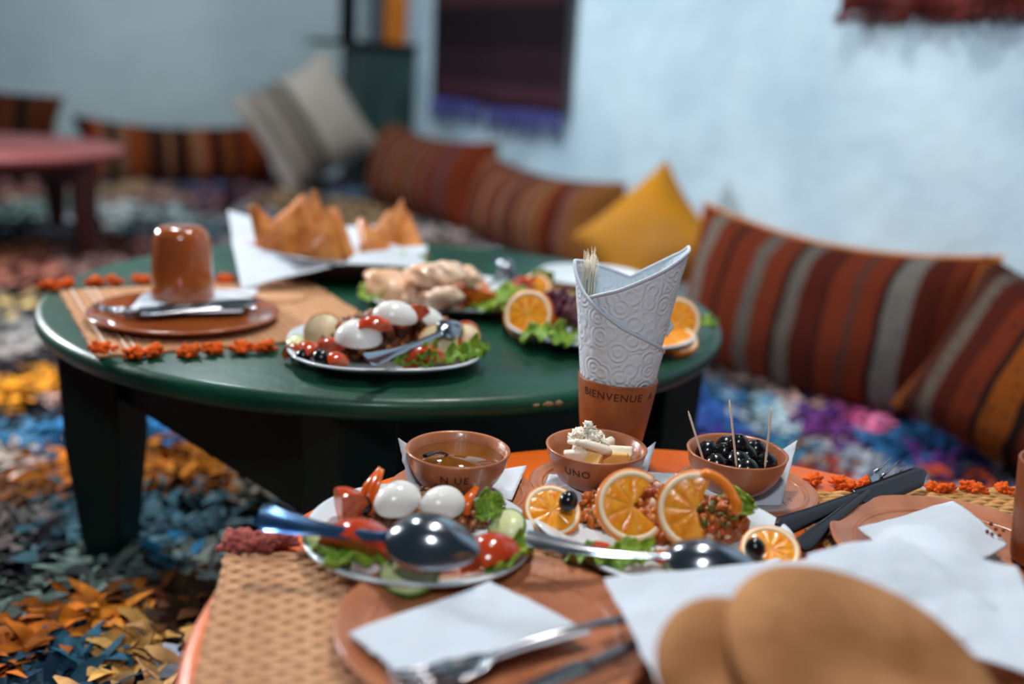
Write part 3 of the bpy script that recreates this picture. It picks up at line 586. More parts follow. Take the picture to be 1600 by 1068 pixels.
for k in range(46):
    u = random.uniform(.28, .33); x, y, z = wrap(u, 1); x = x*.80+random.uniform(-.002, .012); y = y*.6+random.uniform(-.004, .01); h = random.uniform(.022, .034); z0 = z-.022+random.uniform(0, .006)
    tube([(x, y, z0-.02), (x+random.uniform(-.002, .002), y, z0+h*.5), (x+random.uniform(-.004, .004), y, z0+h)], [.0016, .0014, .0005], 5, g, flat=.4)
o = obj('torn_fringe', g, M['cream'], rn); o['kind'] = 'stuff'

# ---------------------------------------------------------------- cutlery (local x from handle end to tip)
def interp(ks, t):
    for (a, b), (c, d) in zip(ks, ks[1:]):
        if t <= c: k = (t-a)/(c-a) if c > a else 0; k = k*k*(3-2*k); return b+(d-b)*k
    return ks[-1][1]
def place(root, A, B, flip=False, rollv=0):
    x = (B-A).normalized(); upv = Vector((0, 0, -1 if flip else 1)); z = (upv-x*upv.dot(x)).normalized()
    z = Matrix.Rotation(rollv, 3, x) @ z
    return basis(root, A, x, z)
def spoon(label, A, B, bw, bl, flip=True, m=None, mh=None, hw=.011, depth=.009, rollv=0, group=None):
    L = (B-A).length; m = m or M['steel']; root = thing('serving_spoon', label, 'spoon', group=group); place(root, A, B, flip, rollv)
    hb = 1-bl/L
    kw = [(0, hw*.75), (.03, hw*1.02), (.12, hw*.85), (.32, hw*.52), (.5, hw*.42), (hb-.06, hw*.36), (hb+.01, hw*.42)]
    def hf(u, v):
        t = u*(hb+.012); w = interp(kw, t)/2; a = 2*PI*v
        arch = .006*math.sin(PI*min(1, t/hb)); return (t*L, w*math.cos(a), arch+.0014*math.sin(a)*(1-.3*math.cos(2*a)))
    g = grid(36, 14, hf); g.add([hf(0, k/14) for k in range(14)], [tuple(range(14))]); obj('handle', g, mh or m, root)
    def bf(u, v):
        t = u; w = bw/2*max(0, (math.sin(PI*min(1, t**.82))))**.62; s = 2*v-1
        if t == 0: w = hw*.2
        x = (hb+t*bl/L)*L; zz = -depth*math.sin(PI*min(1, t**.9))**.8*(1-s*s*.95); return (x, w*s, zz+.0005)
    obj('bowl', grid(30, 16, bf), m, root, solid=.0012)
    return root
def knife(label, A, B, m, mh, split=.45, hw=.013, bwid=.017, flip=False, rollv=0):
    L = (B-A).length; root = thing('table_knife', label, 'knife'); place(root, A, B, flip, rollv)
    def hf(u, v):
        t = u*split; w = interp([(0, hw*.5), (.03, hw), (split*.5, hw*.8), (split, hw*.72)], t)/2; a = 2*PI*v
        return (t*L, w*math.cos(a), .0032*math.sin(a))
    g = grid(24, 14, hf); g.add([hf(0, k/14) for k in range(14)], [tuple(range(14))]); obj('handle', g, mh, root)
    def bf(u, v):
        t = split+u*(1-split); top_ = bwid*.42*(1 if u < .82 else math.sqrt(max(0, 1-((u-.82)/.18)**2)*.9+.1)); bot = -bwid*.58*interp([(0, .6), (.12, 1), (.8, .9), (1, .1)], u)
        y = bot+(top_-bot)*v; return (t*L, y, .0004)
    obj('blade', grid(30, 4, bf), m, root, solid=.0014)
    return root
def fork(label, A, B, m, mh=None, hw=.012, w=.024, flip=False, rollv=0, tl_=.048):
    L = (B-A).length; root = thing('table_fork', label, 'fork'); place(root, A, B, flip, rollv); nk = L-tl_-.028
    def hf(u, v):
        t = u; ww = interp([(0, hw*.6), (.04, hw), (.5, hw*.6), (.92, hw*.38), (1, hw*.45)], t)/2; a = 2*PI*v
        return (t*nk, ww*math.cos(a), .0022*math.sin(a)+.004*math.sin(PI*t))
    g = grid(30, 12, hf); g.add([hf(0, k/12) for k in range(12)], [tuple(range(12))]); obj('handle', g, mh or m, root)
    obj('head', grid(12, 8, lambda u, v: (nk-.002+u*.032, (2*v-1)*interp([(0, hw*.22), (.45, w*.42), (1, w*.5)], u), -.004*math.sin(PI*u*.6)-.0015*(1-(2*v-1)**2))), m, root, solid=.0016)
    for k in range(4):
        y = (k-1.5)*w*.29; obj('tine', tube([(nk+.028, y, -.004), (nk+.028+tl_*.4, y, -.0055), (nk+.028+tl_*.8, y, -.002), (nk+.028+tl_, y, .002)], [.0019, .0016, .0013, .0005], 8), m, root)
    return root
spoon('steel serving spoon with a painted blue reflection on its handle, lying face down on the egg salad', at(404, 804, OT+.058), at(750, 862, OT+.050), .058, .078, mh=M['steelrefl'], hw=.026, depth=.020, rollv=R(30))
spoon('steel serving spoon lying face down on the orange slice salad', at(822, 838, OT+.048), at(1184, 888, OT+.042), .050, .076, hw=.020, depth=.016, rollv=R(20))
spoon('steel spoon handle resting over the meat on the egg plate of the green table', at(573, 562, GT+.045), at(722, 508, GT+.05), .034, .05, hw=.022, flip=True, rollv=R(35))
spoon('dark serving spoon lying across the chicken salad plate', at(672, 492, GT+.045), at(800, 422, GT+.04), .038, .06, m=M['darksteel'], hw=.018)
spoon('steel spoon leaning at the back of the green table above the salads', at(826, 450, GT+.04), at(782, 406, GT+.05), .032, .05, hw=.013)
spoon('small dark spoon standing in the bowl of oil', at(664, 712, BZ+BH+.004), at(722, 722, BZ+.018), .016, .02, m=M['darksteel'], flip=False, hw=.008, depth=.003)
knife('dark-handled table knife lying across the fork at the right', at(1216, 824, OT+.020), at(1448, 738, OT+.024), M['darksteel'], M['darksteel'], .5, hw=.021, bwid=.025, rollv=R(36))
fork('dark-handled steel fork beneath the knife at the right', at(1250, 856, OT+.010), at(1408, 724, OT+.029), M['steel'], M['darksteel'], hw=.018, w=.028, rollv=R(22), tl_=.042)
fork('blurred steel fork lying across the napkin at the bottom', at(1006, 962, OT+.040), at(606, 1064, OT+.028), M['steel'], hw=.013, w=.026)
knife('blurred steel knife beside the fork at the bottom', at(1030, 990, OT+.034), at(800, 1090, OT+.026), M['steel'], M['steel'], .5, hw=.015)
knife('steel knife with a dark handle laid across the green table saucer', at(192, 488, GT+.022), at(408, 470, GT+.024), M['steel'], M['darksteel'], .1, hw=.014, bwid=.022, rollv=R(25))
fork('steel fork with its tip at the left, on the green table saucer', at(402, 480, GT+.020), at(146, 478, GT+.020), M['steel'], hw=.013)

# ---------------------------------------------------------------- food builders
def up_pos(px_, py_, z): return at(px_, py_, z)
def tomato_wedge(label, p, r, rot, span=80, m=None, mf=None, name='tomato_wedge', cat='tomato', group=None):
    t = thing(name, label, cat, p, rot, group); h = R(span/2)
    def sk(u, v):
        a = -h+2*h*u; b = -PI/2+PI*v; return (r*math.cos(b)*math.sin(a)*1.0, r*1.12*math.sin(b), r*math.cos(b)*math.cos(a)-r*.35)
    obj('skin', grid(14, 18, sk), m or M['tomato'], t)
    def fl(sg):
        return lambda u, v: ((r*.985*u*math.cos(-PI/2+PI*v))*math.sin(sg*h), r*1.11*math.sin(-PI/2+PI*v), r*.985*u*math.cos(-PI/2+PI*v)*math.cos(h)-r*.35)
    g = grid(8, 18, fl(1)); grid(8, 18, fl(-1), g); obj('flesh', g, mf or M['tomflesh'], t)
    return t
def half_egg(label, p, rot, r=.021, L=1.28):
    t = thing('half_egg', label, 'egg', p, rot)
    def f(u, v):
        b = PI/2*(1-v); a = 2*PI*u; k = 1+.10*math.cos(a); rr_ = r*math.sin(b)
        return (rr_*L*math.cos(a)*(1 if math.cos(a) > 0 else .9), rr_*math.sin(a)*k, r*.95*math.cos(b))
    g = grid(32, 14, f, wrapx=True); obj('white', g, M['egg'], t, solid=.004)
    g = MB(); blob((0, 0, .003), (r*.6, r*.6, r*.2), g, 3, 0, rot=Euler((0, 0, 0))); obj('yolk', g, M['yolk'], t)
    return t
def olive(label, p, r=.0085, group=None):
    t = thing('black_olive', label, 'olive', p, (random.uniform(-.6, .6), random.uniform(-.6, .6), random.uniform(0, 6)), group)
    pr = []
    for k in range(13):
        b = -PI/2+PI*k/12; rr_ = r*math.cos(b); z = r*1.12*math.sin(b)
        if k > 10: rr_ = max(rr_, .0022); 
        pr.append((rr_ if k else 0, z))
    pr += [(.0018, r*.8), (.0, r*.5)]
    obj('fruit', lathe(pr, 20), M['olive'], t); return t
def slice_disc(name, label, cat, p, rot, r, th, m, ms, a0=0, a1=2*PI, group=None):
    t = thing(name, label, cat, p, rot, group)
    n = 40; obj('rind', lathe([(r*.93, -th/2), (r, -th/2*.8), (r, th/2*.8), (r*.93, th/2), (r*.93, -th/2)], n, a0=a0, a1=a1), ms, t)
    g = lathe([(0, -th/2*.9), (r*.94, -th/2*.95), (r*.94, th/2*.95), (0, th/2*.9), (0, -th/2*.9)], n, a0=a0, a1=a1)
    obj('flesh', g, m, t); return t
def orange_slice(label, p, nrm, upv, r=.036, th=.007, a0=0, a1=2*PI, group=None):
    'nrm: direction the cut face looks; a0..a1 the part of the circle that is there'
    t = thing('orange_slice', label, 'orange', group=group)
    z = Vector(nrm).normalized(); x = Vector(upv).cross(z).normalized(); y = z.cross(x)
    t.matrix_world = Matrix(((x.x, y.x, z.x, p[0]), (x.y, y.y, z.y, p[1]), (x.z, y.z, z.z, p[2]), (0, 0, 0, 1)))
    n = max(10, int(56*(a1-a0)/(2*PI)))
    def caps(g, L_):
        if a1-a0 < 2*PI-.01: g.f += [tuple(range(L_)), tuple(range(n*L_, n*L_+L_))[::-1]]
        return g
    pr = [(r*.93, -th/2), (r*.98, -th*.46), (r, -th*.25), (r, th*.25), (r*.98, th*.46), (r*.93, th/2)]
    obj('peel', caps(lathe(pr, n, a0=a0, a1=a1), 6), M['peel'], t)
    pr = [(r*.79, -th*.5), (r*.935, -th*.5), (r*.935, th*.5), (r*.83, th*.48), (r*.79, th*.36), (r*.79, -th*.5)]
    obj('pith', caps(lathe(pr, n, a0=a0, a1=a1), 6), M['pith'], t)
    pr = [(.0005, -th*.42), (r*.80, -th*.42), (r*.80, 0), (r*.80, th*.36), (r*.4, th*.36), (.0005, th*.36)]
    obj('membrane', caps(lathe(pr, n, a0=a0, a1=a1), 6), M['memb'], t)
    ns = max(2, round(10*(a1-a0)/(2*PI))); da = (a1-a0)/ns
    for k in range(ns):
        b0 = a0+k*da+.022; b1 = a0+(k+1)*da-.022; mid = (b0+b1)/2; g = MB()
        def f(u, v):
            rho = r*(.04+.775*v); sp_ = .72+ .28*min(1, (1-v)*9)**.5; a = mid+(b1-b0)/2*(2*u-1)*sp_*min(1, .7+v*1.2)
            return (rho*math.cos(a), rho*math.sin(a), th*.36+th*.09*math.sin(PI*u)**.5*math.sin(PI*min(1, max(0, v)))**.4)
        obj('segment', grid(8, 8, f), M['pulp'], t)
    return t
def lettuce(label, p, rot, L=.05, w=.04, m=None, group=None, name='lettuce_leaf', ruff=1):
    sd = random.random()*40
    def f(u, v):
        s = 2*u-1; ww = w/2*math.sin(PI*min(1, .12+.86*v))**.6*(1+.12*noise.noise(Vector((v*6, s*2, sd))))
        ed = abs(s)**2*.8+max(0, v-.6)*1.2
        z = .0055*ruff*ed*math.sin(v*15+sd+s*4)+.006*ruff*ed*noise.noise(Vector((s*5, v*7, sd)))*2+.0025*noise.noise(Vector((s*9, v*14, sd)))+.008*math.sin(PI*v)+.006*s*s
        return ((v-.5)*L+.003*ed*math.sin(s*9), ww*s, z)
    o = obj(name, grid(26, 30, f), m or M['lettuce'], loc=p, rot=rot, solid=.0007)
    return setp(o, label, 'lettuce', group)
def mound(name, label, p, size, n, lr, palette, rz=0, cat='food', flat=1):
    g = MB(); cz = Matrix.Rotation(rz, 3, 'Z')
    V = lambda: Vector((random.gauss(0, 1), random.gauss(0, 1), abs(random.gauss(0, 1)))).normalized()
    blob((0, 0, size[2]*.1), (size[0]*.86, size[1]*.86, size[2]*.8), g, 3, .12, 2.5, palette[0], rot=Euler((0, 0, rz)))
    for k in range(n):
        q = V()*random.uniform(.82, 1.04); q = cz @ Vector((q.x*size[0], q.y*size[1], q.z*size[2])); r_ = lr*random.choice((.5, .7, .9, 1.1, 1.7))
        blob(q, (r_*random.uniform(.8, 1.6), r_*.8, r_*.75), g, 1, .3, 2, random.choice(palette))
    return setp(obj(name, g, M['mash'], loc=p, col=True), label, cat, kind='stuff')
PM = [lin(c) for c in ((112, 60, 26), (140, 78, 34), (84, 42, 20), (160, 94, 44), (60, 30, 18), (176, 110, 60))]
PT = [lin(c) for c in ((178, 92, 30), (196, 112, 44), (160, 76, 26), (206, 136, 70), (220, 180, 156), (92, 84, 24), (170, 70, 30), (186, 104, 34))]
PP = [lin(c) for c in ((224, 176, 140), (234, 196, 166), (214, 150, 108), (240, 214, 190), (206, 130, 90))]

# ---- plate 1 (egg salad on the orange table)
z1 = OT+.013
mound('lentil_mash', 'brown lentil and meat mash heaped on the round egg salad plate', at(655, 808, z1), (.062, .042, .024), 420, .0036, PM)
half_egg('half boiled egg, left one of two on the orange table', at(619, 784, z1+.024), (R(22), R(-14), R(38)), .0190)
half_egg('half boiled egg, right one of two on the orange table', at(689, 790, z1+.020), (R(20), R(-8), R(34)), .0185)
tomato_wedge('tall tomato wedge standing at the left back of the egg salad', at(541, 795, z1+.018), .027, (R(-60), R(10), R(-10)), 80)
tomato_wedge('large tomato wedge lying at the front left of the egg salad', at(566, 852, z1+.020), .034, (R(12), R(10), R(82)), 90)
tomato_wedge('tomato wedge at the front right of the egg salad under the spoon tip', at(768, 868, z1+.014), .026, (R(10), R(20), R(-55)), 80)
tomato_wedge('tomato wedge behind the spoon at the right of the egg salad', at(738, 800, z1+.008), .017, (R(10), R(30), R(70)), 70)
for q, (a, b, rz, ry) in enumerate(((576, 762, 20, 62), (588, 768, 60, 70))):
    sl = obj('pepper_strip', tube([(-.022, 0, 0), (0, .002, .002), (.022, 0, .0)], [.005, .0062, .003], 8, flat=.5), M['pepper'], loc=at(a, b, z1+.030), rot=(0, R(-ry), R(rz)))
    setp(sl, ['red pepper strip sticking up at the back left of the egg salad', 'second red pepper strip upright beside the left egg half'][q], 'pepper')
sl = obj('pepper_strip', tube([(-.016, 0, 0), (0, .003, .002), (.016, 0, 0)], [.004, .006, .003], 8, flat=.5), M['pepper'], loc=at(736, 782, z1+.022), rot=(0, R(-35), R(70))); setp(sl, 'red pepper strip right of the right egg half', 'pepper')
slice_disc('cucumber_slice', 'cucumber slice at the far left rim of the egg salad', 'cucumber', at(507, 843, z1+.009), (R(20), R(16), R(10)), .019, .006, M['cuke'], M['cukeskin'])
slice_disc('cucumber_slice', 'thick cucumber slice at the front rim of the egg salad', 'cucumber', at(640, 894, z1+.010), (R(24), R(-4), 0), .025, .007, M['cuke'], M['cukeskin'])
slice_disc('cucumber_slice', 'cucumber slice at the back right of the egg salad beside lettuce', 'cucumber', at(792, 822, z1+.010), (R(30), R(-20), 0), .018, .006, M['cuke'], M['cukeskin'])
lettuce('lettuce leaf under the big tomato wedge at front left of the egg salad', at(560, 886, z1+.007), (R(4), 0, R(5)), .056, .028)
lettuce('pale lettuce piece at the left rim of the egg salad', at(520, 872, z1+.004), (0, 0, R(-40)), .036, .028)
lettuce('lettuce leaf at the right front rim of the egg salad', at(797, 877, z1+.008), (R(8), R(-8), R(48)), .056, .026)
lettuce('bright lettuce curl at the back right of the egg salad', at(765, 793, z1+.020), (R(50), R(-10), R(10)), .026, .028, ruff=1.1)
olive('black olive between the tall tomato wedge and left egg', at(573, 790, z1+.016))

# ---- plate 2 (orange slices and tuna)
z2 = OT+.013
mound('tuna_mash', 'orange-brown tuna and tomato mash heaped beneath the orange slices', at(1030, 815, z2), (.078, .040, .034), 620, .0042, PT, rz=R(-8))
mound('tuna_mash', 'chunk of orange-brown mash in front of the twisted orange slice', at(1128, 826, z2+.006), (.024, .020, .030), 160, .0036, PT)
back = Vector((0, -1, .55))
orange_slice('orange slice opened at its right side, upright in the middle of the tuna salad', at(988, 790, z2+.036), (.12, -1, .62), (0, 0, 1), .0345, .0075, R(50), R(318))
orange_slice('twisted orange slice right of the middle one on the tuna salad', at(1088, 797, z2+.040), (-.22, -1, .50), (0, 0, 1), .0365, .009, R(72), R(292))
g = MB(); pts = []
for k in range(15):
    a = R(84-k*6.5); pts.append((.034*math.cos(a)*1.0, -.004-.0006*k, .034*math.sin(a)))
p = at(1088, 797, z2+.040)
sl = thing('orange_peel_curl', 'curled top of orange peel over the twisted orange slice', 'orange', p, (R(-24), 0, R(8)))
obj('peel', tube(pts, [.004]+[.0085]*12+[.007, .003], 10, flat=.55), M['peel'], sl)
orange_slice('orange slice lying at the left rim of the tuna salad', at(862, 800, z2+.012), (.15, -.7, 1), (0, 1, .2), .028, .010, 0, 2*PI)
orange_slice('orange slice lying at the right rim of the tuna salad', at(1203, 862, z2+.010), (-.1, -.5, 1), (0, 1, .2), .027, .011, 0, 2*PI)
olive('black olive on the left orange slice of the tuna salad', at(888, 783, z2+.026), .0092)
olive('black olive at the right of the tuna salad by the spoon tip', at(1180, 857, z2+.018), .0092)
olive('black olive between the two upright orange slices', at(1052, 770, z2+.048), .0078)
tomato_wedge('tomato wedge beneath the spoon at the front left of the tuna salad', at(938, 868, z2+.008), .019, (R(10), R(10), R(78)), 85)
tomato_wedge('small tomato wedge under the spoon bowl of the tuna salad', at(1040, 876, z2+.006), .014, (R(10), R(20), R(60)), 80, M['pepper'])
lettuce('lettuce leaf at the front middle of the tuna salad', at(988, 876, z2+.007), (R(15), 0, R(40)), .050, .030)
lettuce('pale green lettuce piece behind the front tomato wedge', at(920, 884, z2+.003), (R(5), 0, R(-10)), .040, .024)
lettuce('lettuce curl behind the tuna salad beside the twisted slice', at(1152, 790, z2+.030), (R(60), 0, R(-30)), .032, .030)
slice_disc('cucumber_slice', 'pale cucumber slice under the spoon bowl on the tuna salad', 'cucumber', at(1066, 886, z2+.004), (R(15), 0, 0), .016, .005, M['cuke'], M['cukeskin'])

# ---- small bowls
for k, (dx, dy, dz, sx, sy, sz, rx, rz, mm) in enumerate([(-.022, -.012, .006, .024, .018, .014, 20, 10, 'cream'), (-.004, -.016, .005, .018, .014, .016, -25, -30, 'butter'), (.018, -.010, .006, .032, .014, .012, 20, -25, 'butter'), (.022, .006, .008, .034, .013, .010, -10, -18, 'cream'), (.010, .016, .010, .022, .016, .012, 30, 40, 'cream'), (-.016, .012, .010, .024, .016, .014, 10, 80, 'cream'), (.004, .0, .010, .020, .014, .018, 40, -60, 'cream')]):
    g = box(0, 0, 0, sx, sy, sz); g.v = [(x, y*(1 if z < 0 else .35), z) for x, y, z in g.v]
    lab = ['cheese wedge at the left of the cream bowl', 'yellowish cheese wedge at the front of the cream bowl', 'long yellow cheese wedge at the right front of the cream bowl', 'long white cheese stick at the right of the cream bowl', 'white cheese piece pointing up at the back of the cream bowl', 'white cheese piece under the cream at the back left', 'white cheese piece in the middle under the cream'][k]
    setp(obj('cheese_wedge', g, M[mm], smooth=False, bevel=.0018, loc=(B2.x+dx, B2.y+dy, BZ+.032+dz), rot=(R(rx), R(random.uniform(-18, 18)), R(rz))), lab, 'cheese')
g = MB()
for k in range(90):
    a = random.uniform(0, 6.28); q = random.random(); p = Vector((-.010+.020*q*math.cos(a), .002+.014*q*math.sin(a), .050+.016*(1-q)+random.uniform(-.002, .002)))
    if k % 3 == 0: blob(p, (.006, .0042, .0035), g, 1, .5, 2)
    else:
        d = Vector((random.uniform(-1, 1), random.uniform(-1, 1), random.uniform(-.2, .9)))*.006; tube([p-d, p+Vector((0, 0, .001)), p+d], [.0008, .0013, .0004], 5, g)
tube([(-.030, -.004, .050), (-.012, -.012, .052), (.008, -.014, .047), (.014, -.012, .044)], [.002, .005, .0055, .003], 8, g)
setp(obj('whipped_cream', g, M['cream'], loc=(B2.x, B2.y, BZ)), 'feathery heap of white cream on top of the middle small bowl', 'cream', kind='stuff')
rows = [(0, 0, 0)]+[(.0245, k*60+10, 0) for k in range(6)]+[(.014, k*120+30, 1) for k in range(3)]+[(.031, k*60+40, 1) for k in range(6)]+[(.004, 80, 2)]
for rr_, a, lv in rows:
    z = BZ+(.021 if lv == 0 else .0375 if lv == 1 else .052)+(.004 if lv == 0 and rr_ > .02 else 0)+random.uniform(-.002, .002)
    olive('glossy black olive in the pile of the rightmost small bowl', (B3.x+rr_*math.cos(R(a))*1.0, B3.y+rr_*math.sin(R(a)), z), random.uniform(.0115, .0128), group='black olives in the right bowl')
for q, (b_, t_) in enumerate((((1097, 712), (1069, 646)), ((1150, 720), (1130, 628)), ((1196, 722), (1196, 638)))):
    A = at(*b_, BZ+.046); Bq = A+Vector(((t_[0]-b_[0])*.00066, .004, (b_[1]-t_[1])*.00067+.002))
    A = A-(Bq-A)*.12
    o = thing('toothpick', ['toothpick leaning left in the olive bowl', 'tallest toothpick in the middle of the olive bowl', 'upright toothpick at the right of the olive bowl'][q], 'toothpick', A)
    d = Bq-A; obj('stick', tube([(0, 0, 0), tuple(d*.06), tuple(d*.9), tuple(d)], [.0003, .0011, .0011, .0002], 10), M['wood'], o)

# ---- egg plate on the green table
z3 = GT+.010
mound('minced_meat', 'long heap of glossy brown minced meat under the eggs', at(612, 542, z3), (.096, .050, .050), 800, .0046, PM, rz=R(24))
half_egg('half boiled egg at the front of the green table egg plate', at(558, 531, z3+.028), (R(8), R(0), R(8)), .0275, 1.15)
half_egg('half boiled egg behind, high on the minced meat', at(615, 496, z3+.052), (R(10), R(6), R(20)), .023, 1.35)
half_egg('sliver of egg white low at the right end of the meat', at(668, 506, z3+.036), (R(10), R(40), R(30)), .022)
for q, (a, b, z, rx, ry, rz) in enumerate(((582, 512, .046, -10, -14, 20), (646, 494, .052, -14, 20, 40))):
    tomato_wedge(['tomato slice between the two big eggs on the green table', 'tomato slice behind the far egg on the green table'][q], at(a, b, z3+z), .023, (R(rx), R(ry), R(rz+90)), 60)
slice_disc('potato_slice', 'round pale potato slice at the left back of the egg plate', 'potato', at(507, 520, z3+.024), (R(66), R(-6), R(6)), .027, .007, M['potato'], M['potskin'])
slice_disc('potato_slice', 'round pale potato slice at the right of the egg plate', 'potato', at(685, 536, z3+.024), (R(62), R(10), R(-4)), .026, .007, M['potato'], M['potskin'])
slice_disc('potato_slice', 'pale potato slice beyond the lettuce at the far right', 'potato', at(728, 527, z3+.020), (R(50), R(20), R(-20)), .019, .007, M['potato'], M['potskin'])
slice_disc('cucumber_slice', 'small pale cucumber slice at the left rim of the egg plate', 'cucumber', at(462, 536, z3+.014), (R(35), 0, 0), .012, .006, M['cuke'], M['cukeskin'])
for q, (a, b, z, r_, rz, sp_) in enumerate(((458, 549, .006, .016, 60, 70), (481, 550, .014, .022, 10, 70), (527, 565, .010, .019, -20, 80), (512, 545, .014, .022, 70, 80), (724, 515, .022, .018, 80, 60), (712, 542, .014, .020, 40, 70), (660, 560, .016, .025, 85, 90))):
    tomato_wedge(['thin tomato wedge at the left rim of the egg plate', 'tomato wedge left of the olive on the egg plate', 'tomato wedge right of the olive on the egg plate', 'tomato wedge behind the olive on the egg plate', 'tomato tip poking out at the far right of the egg plate', 'tomato wedge beneath the right lettuce on the egg plate', 'curved tomato slice behind the front lettuce on the egg plate'][q], at(a, b, z3+z), r_, (R(-25), R(10), R(rz)), sp_)
olive('black olive at the front left of the egg plate on green', at(503, 561, z3+.013), .0118)
olive('black olive half hidden behind the left tomato wedge', at(474, 558, z3+.010), .010)
lettuce('front lettuce curl on the right half of the egg plate', at(646, 571, z3+.006), (R(25), 0, R(4)), .048, .024, ruff=1.3)
lettuce('lettuce curl lying on the tomato slice of the egg plate', at(668, 560, z3+.018), (R(20), 0, R(20)), .028, .018, ruff=1.3)
lettuce('lettuce leaf right of the potato slice on the egg plate', at(712, 562, z3+.010), (R(30), 0, R(30)), .038, .024, ruff=1.3)
lettuce('lettuce leaf at the right rim of the egg plate', at(738, 552, z3+.012), (R(40), R(-10), R(30)), .042, .030, ruff=1.4)

# ---- chicken salad plate
z4 = GT+.010
mound('chicken_salad', 'pale shredded chicken heaped on the middle plate', at(685, 470, z4), (.085, .05, .045), 300, .009, PP, rz=R(5))
for q, (a, b, z, r_) in enumerate(((612, 446, .026, .040), (700, 425, .07, .030), (732, 430, .06, .026), (668, 432, .05, .034), (690, 462, .045, .026))):
    g = blob((0, 0, 0), (r_, r_*.8, r_*.5), sub=3, amp=.3, fr=1.3, col=PP[q % 5], rot=Euler((R(20), R(10), R(q*40))))
    setp(obj('chicken_piece', g, mat('chicken_%d' % q, [(226, 168, 124), (232, 196, 170), (226, 176, 130), (224, 160, 116), (232, 200, 180)][q], .3, (240, 206, 176), 30, coat=.3), loc=at(a, b, z4+z)), ['golden chicken piece at the left of the middle plate', 'pale chicken piece on top of the middle plate heap', 'thin pointed chicken piece at the back right of the heap', 'golden chicken piece behind the top of the heap', 'pale chicken piece at the front of the heap'][q], 'chicken')
for q, (a, b, z, rz) in enumerate(((735, 470, .018, 20), (756, 474, .014, 10))):
    tomato_wedge(['red-orange pepper wedge at the right of the chicken plate', 'orange pepper wedge in front, at the right of the chicken plate'][q], at(a, b, z4+z), .036, (R(-20), R(0), R(rz-70)), 50, M['tomato'] if q == 0 else M['pepper'], M['pepper'], 'pepper_wedge', 'pepper')
for q, (a, b, z, rz, L_) in enumerate(((585, 462, .010, 60, .06), (640, 420, .02, 10, .08), (770, 482, .010, 0, .09), (800, 468, .020, 40, .07))):
    lettuce(['lettuce at the left rim of the chicken plate', 'lettuce behind the chicken pieces', 'lettuce at the right front rim of the chicken plate', 'lettuce at the far right of the chicken plate'][q], at(a, b, z4+z), (R(20), 0, R(rz)), L_, .045, ruff=1.3)
tomato_wedge('tomato wedge beyond the chicken plate near the far plate', at(815, 448, z4+.02), .026, (R(-30), 0, R(40)), 70)
orange_slice('small orange slice edge beside the far lettuce sprig', at(836, 452, z4+.02), (-.3, -.8, .6), (0, 0, 1), .028, .009)
lettuce('small dark lettuce sprig standing left of the far plate', at(846, 440, z4+.03), (R(60), 0, R(20)), .04, .036, ruff=1.4)

# ---- orange and cabbage plate
z5 = GT+.010
orange_slice('orange slice standing at the left of the cabbage salad', at(826, 492, z5+.028), (-.35, -1, .45), (0, 0, 1), .037, .010)
tomato_wedge('tomato wedge in front of the standing orange slice', at(850, 506, z5+.014), .026, (R(-20), 0, R(75)), 70, M['pepper'])
for q, (a, b, z, rz) in enumerate(((862, 482, .03, 20), (880, 478, .045, 70), (884, 500, .03, 110))):
    lettuce(['red cabbage shred beside the standing orange slice', 'red cabbage shred on top against the rolled napkin', 'red cabbage shred low against the rolled napkin'][q], at(a, b, z5+z), (R(50), R(20), R(rz)), .06, .045, M['cabbage'], name='red_cabbage', ruff=1.5)
lettuce('lettuce leaf at the front left of the cabbage salad', at(845, 528, z5+.010), (R(25), 0, R(0)), .055, .032, ruff=1.3)
lettuce('lettuce leaf at the front of the cabbage salad by the rolled napkin', at(874, 528, z5+.014), (R(40), R(0), R(70)), .06, .035, ruff=1.3)
lettuce('lettuce hidden mostly behind the rolled napkin', at(940, 520, z5+.014), (R(20), 0, R(10)), .07, .05)
mound('cabbage_salad', 'dark cabbage salad heap partly behind the rolled napkin', at(935, 498, z5), (.07, .05, .03), 150, .008, [lin((80, 20, 40)), lin((170, 90, 50)), lin((110, 130, 40))])
orange_slice('orange slice standing right of the rolled napkin', at(1060, 500, z5+.030), (.3, -1, .5), (0, 0, 1), .034, .010)
orange_slice('orange slice lying flat right of the rolled napkin', at(1052, 530, z5+.008), (.1, -.4, 1), (0, 1, .2), .036, .009)
lettuce('small green sprig at the right edge of the green table', at(1104, 510, GT+.01), (R(30), 0, 0), .03, .025)

# ---- pastry basket
pc_ = at(535, 425, GT)
tr = thing('bread_tray', 'dark clay tray carrying white paper and pastries at the back', 'tray', (pc_.x, pc_.y, GT))
obj('tray_body', lathe([(0, 0), (.10, 0), (.115, .004), (.150, .040), (.152, .043), (.148, .043), (.112, .009), (0, .006)], 64), M['tray'], tr)
cloth('paper_napkin', 'white paper flap hanging over the front left of the pastry tray', [at(378, 452, GT+.012), at(362, 376, GT+.055), at(470, 404, GT+.055), at(556, 408, GT+.046)], .002, 12, seed=9)
cloth('paper_napkin', 'white paper corner standing up behind the left pastry heap', [at(364, 380, GT+.05), at(356, 328, GT+.085), at(410, 345, GT+.07), at(430, 400, GT+.04)], .003, 12, seed=11)
cloth('paper_napkin', 'white paper flap under the right pastry heap on the tray', [at(540, 412, GT+.045), at(556, 396, GT+.055), at(668, 384, GT+.058), at(662, 418, GT+.04)], .002, 12, seed=13)
cloth('paper_napkin', 'white paper showing between the two pastry heaps', [at(520, 400, GT+.04), at(535, 354, GT+.06), at(640, 356, GT+.06), at(640, 400, GT+.04)], .003, 12, seed=15)
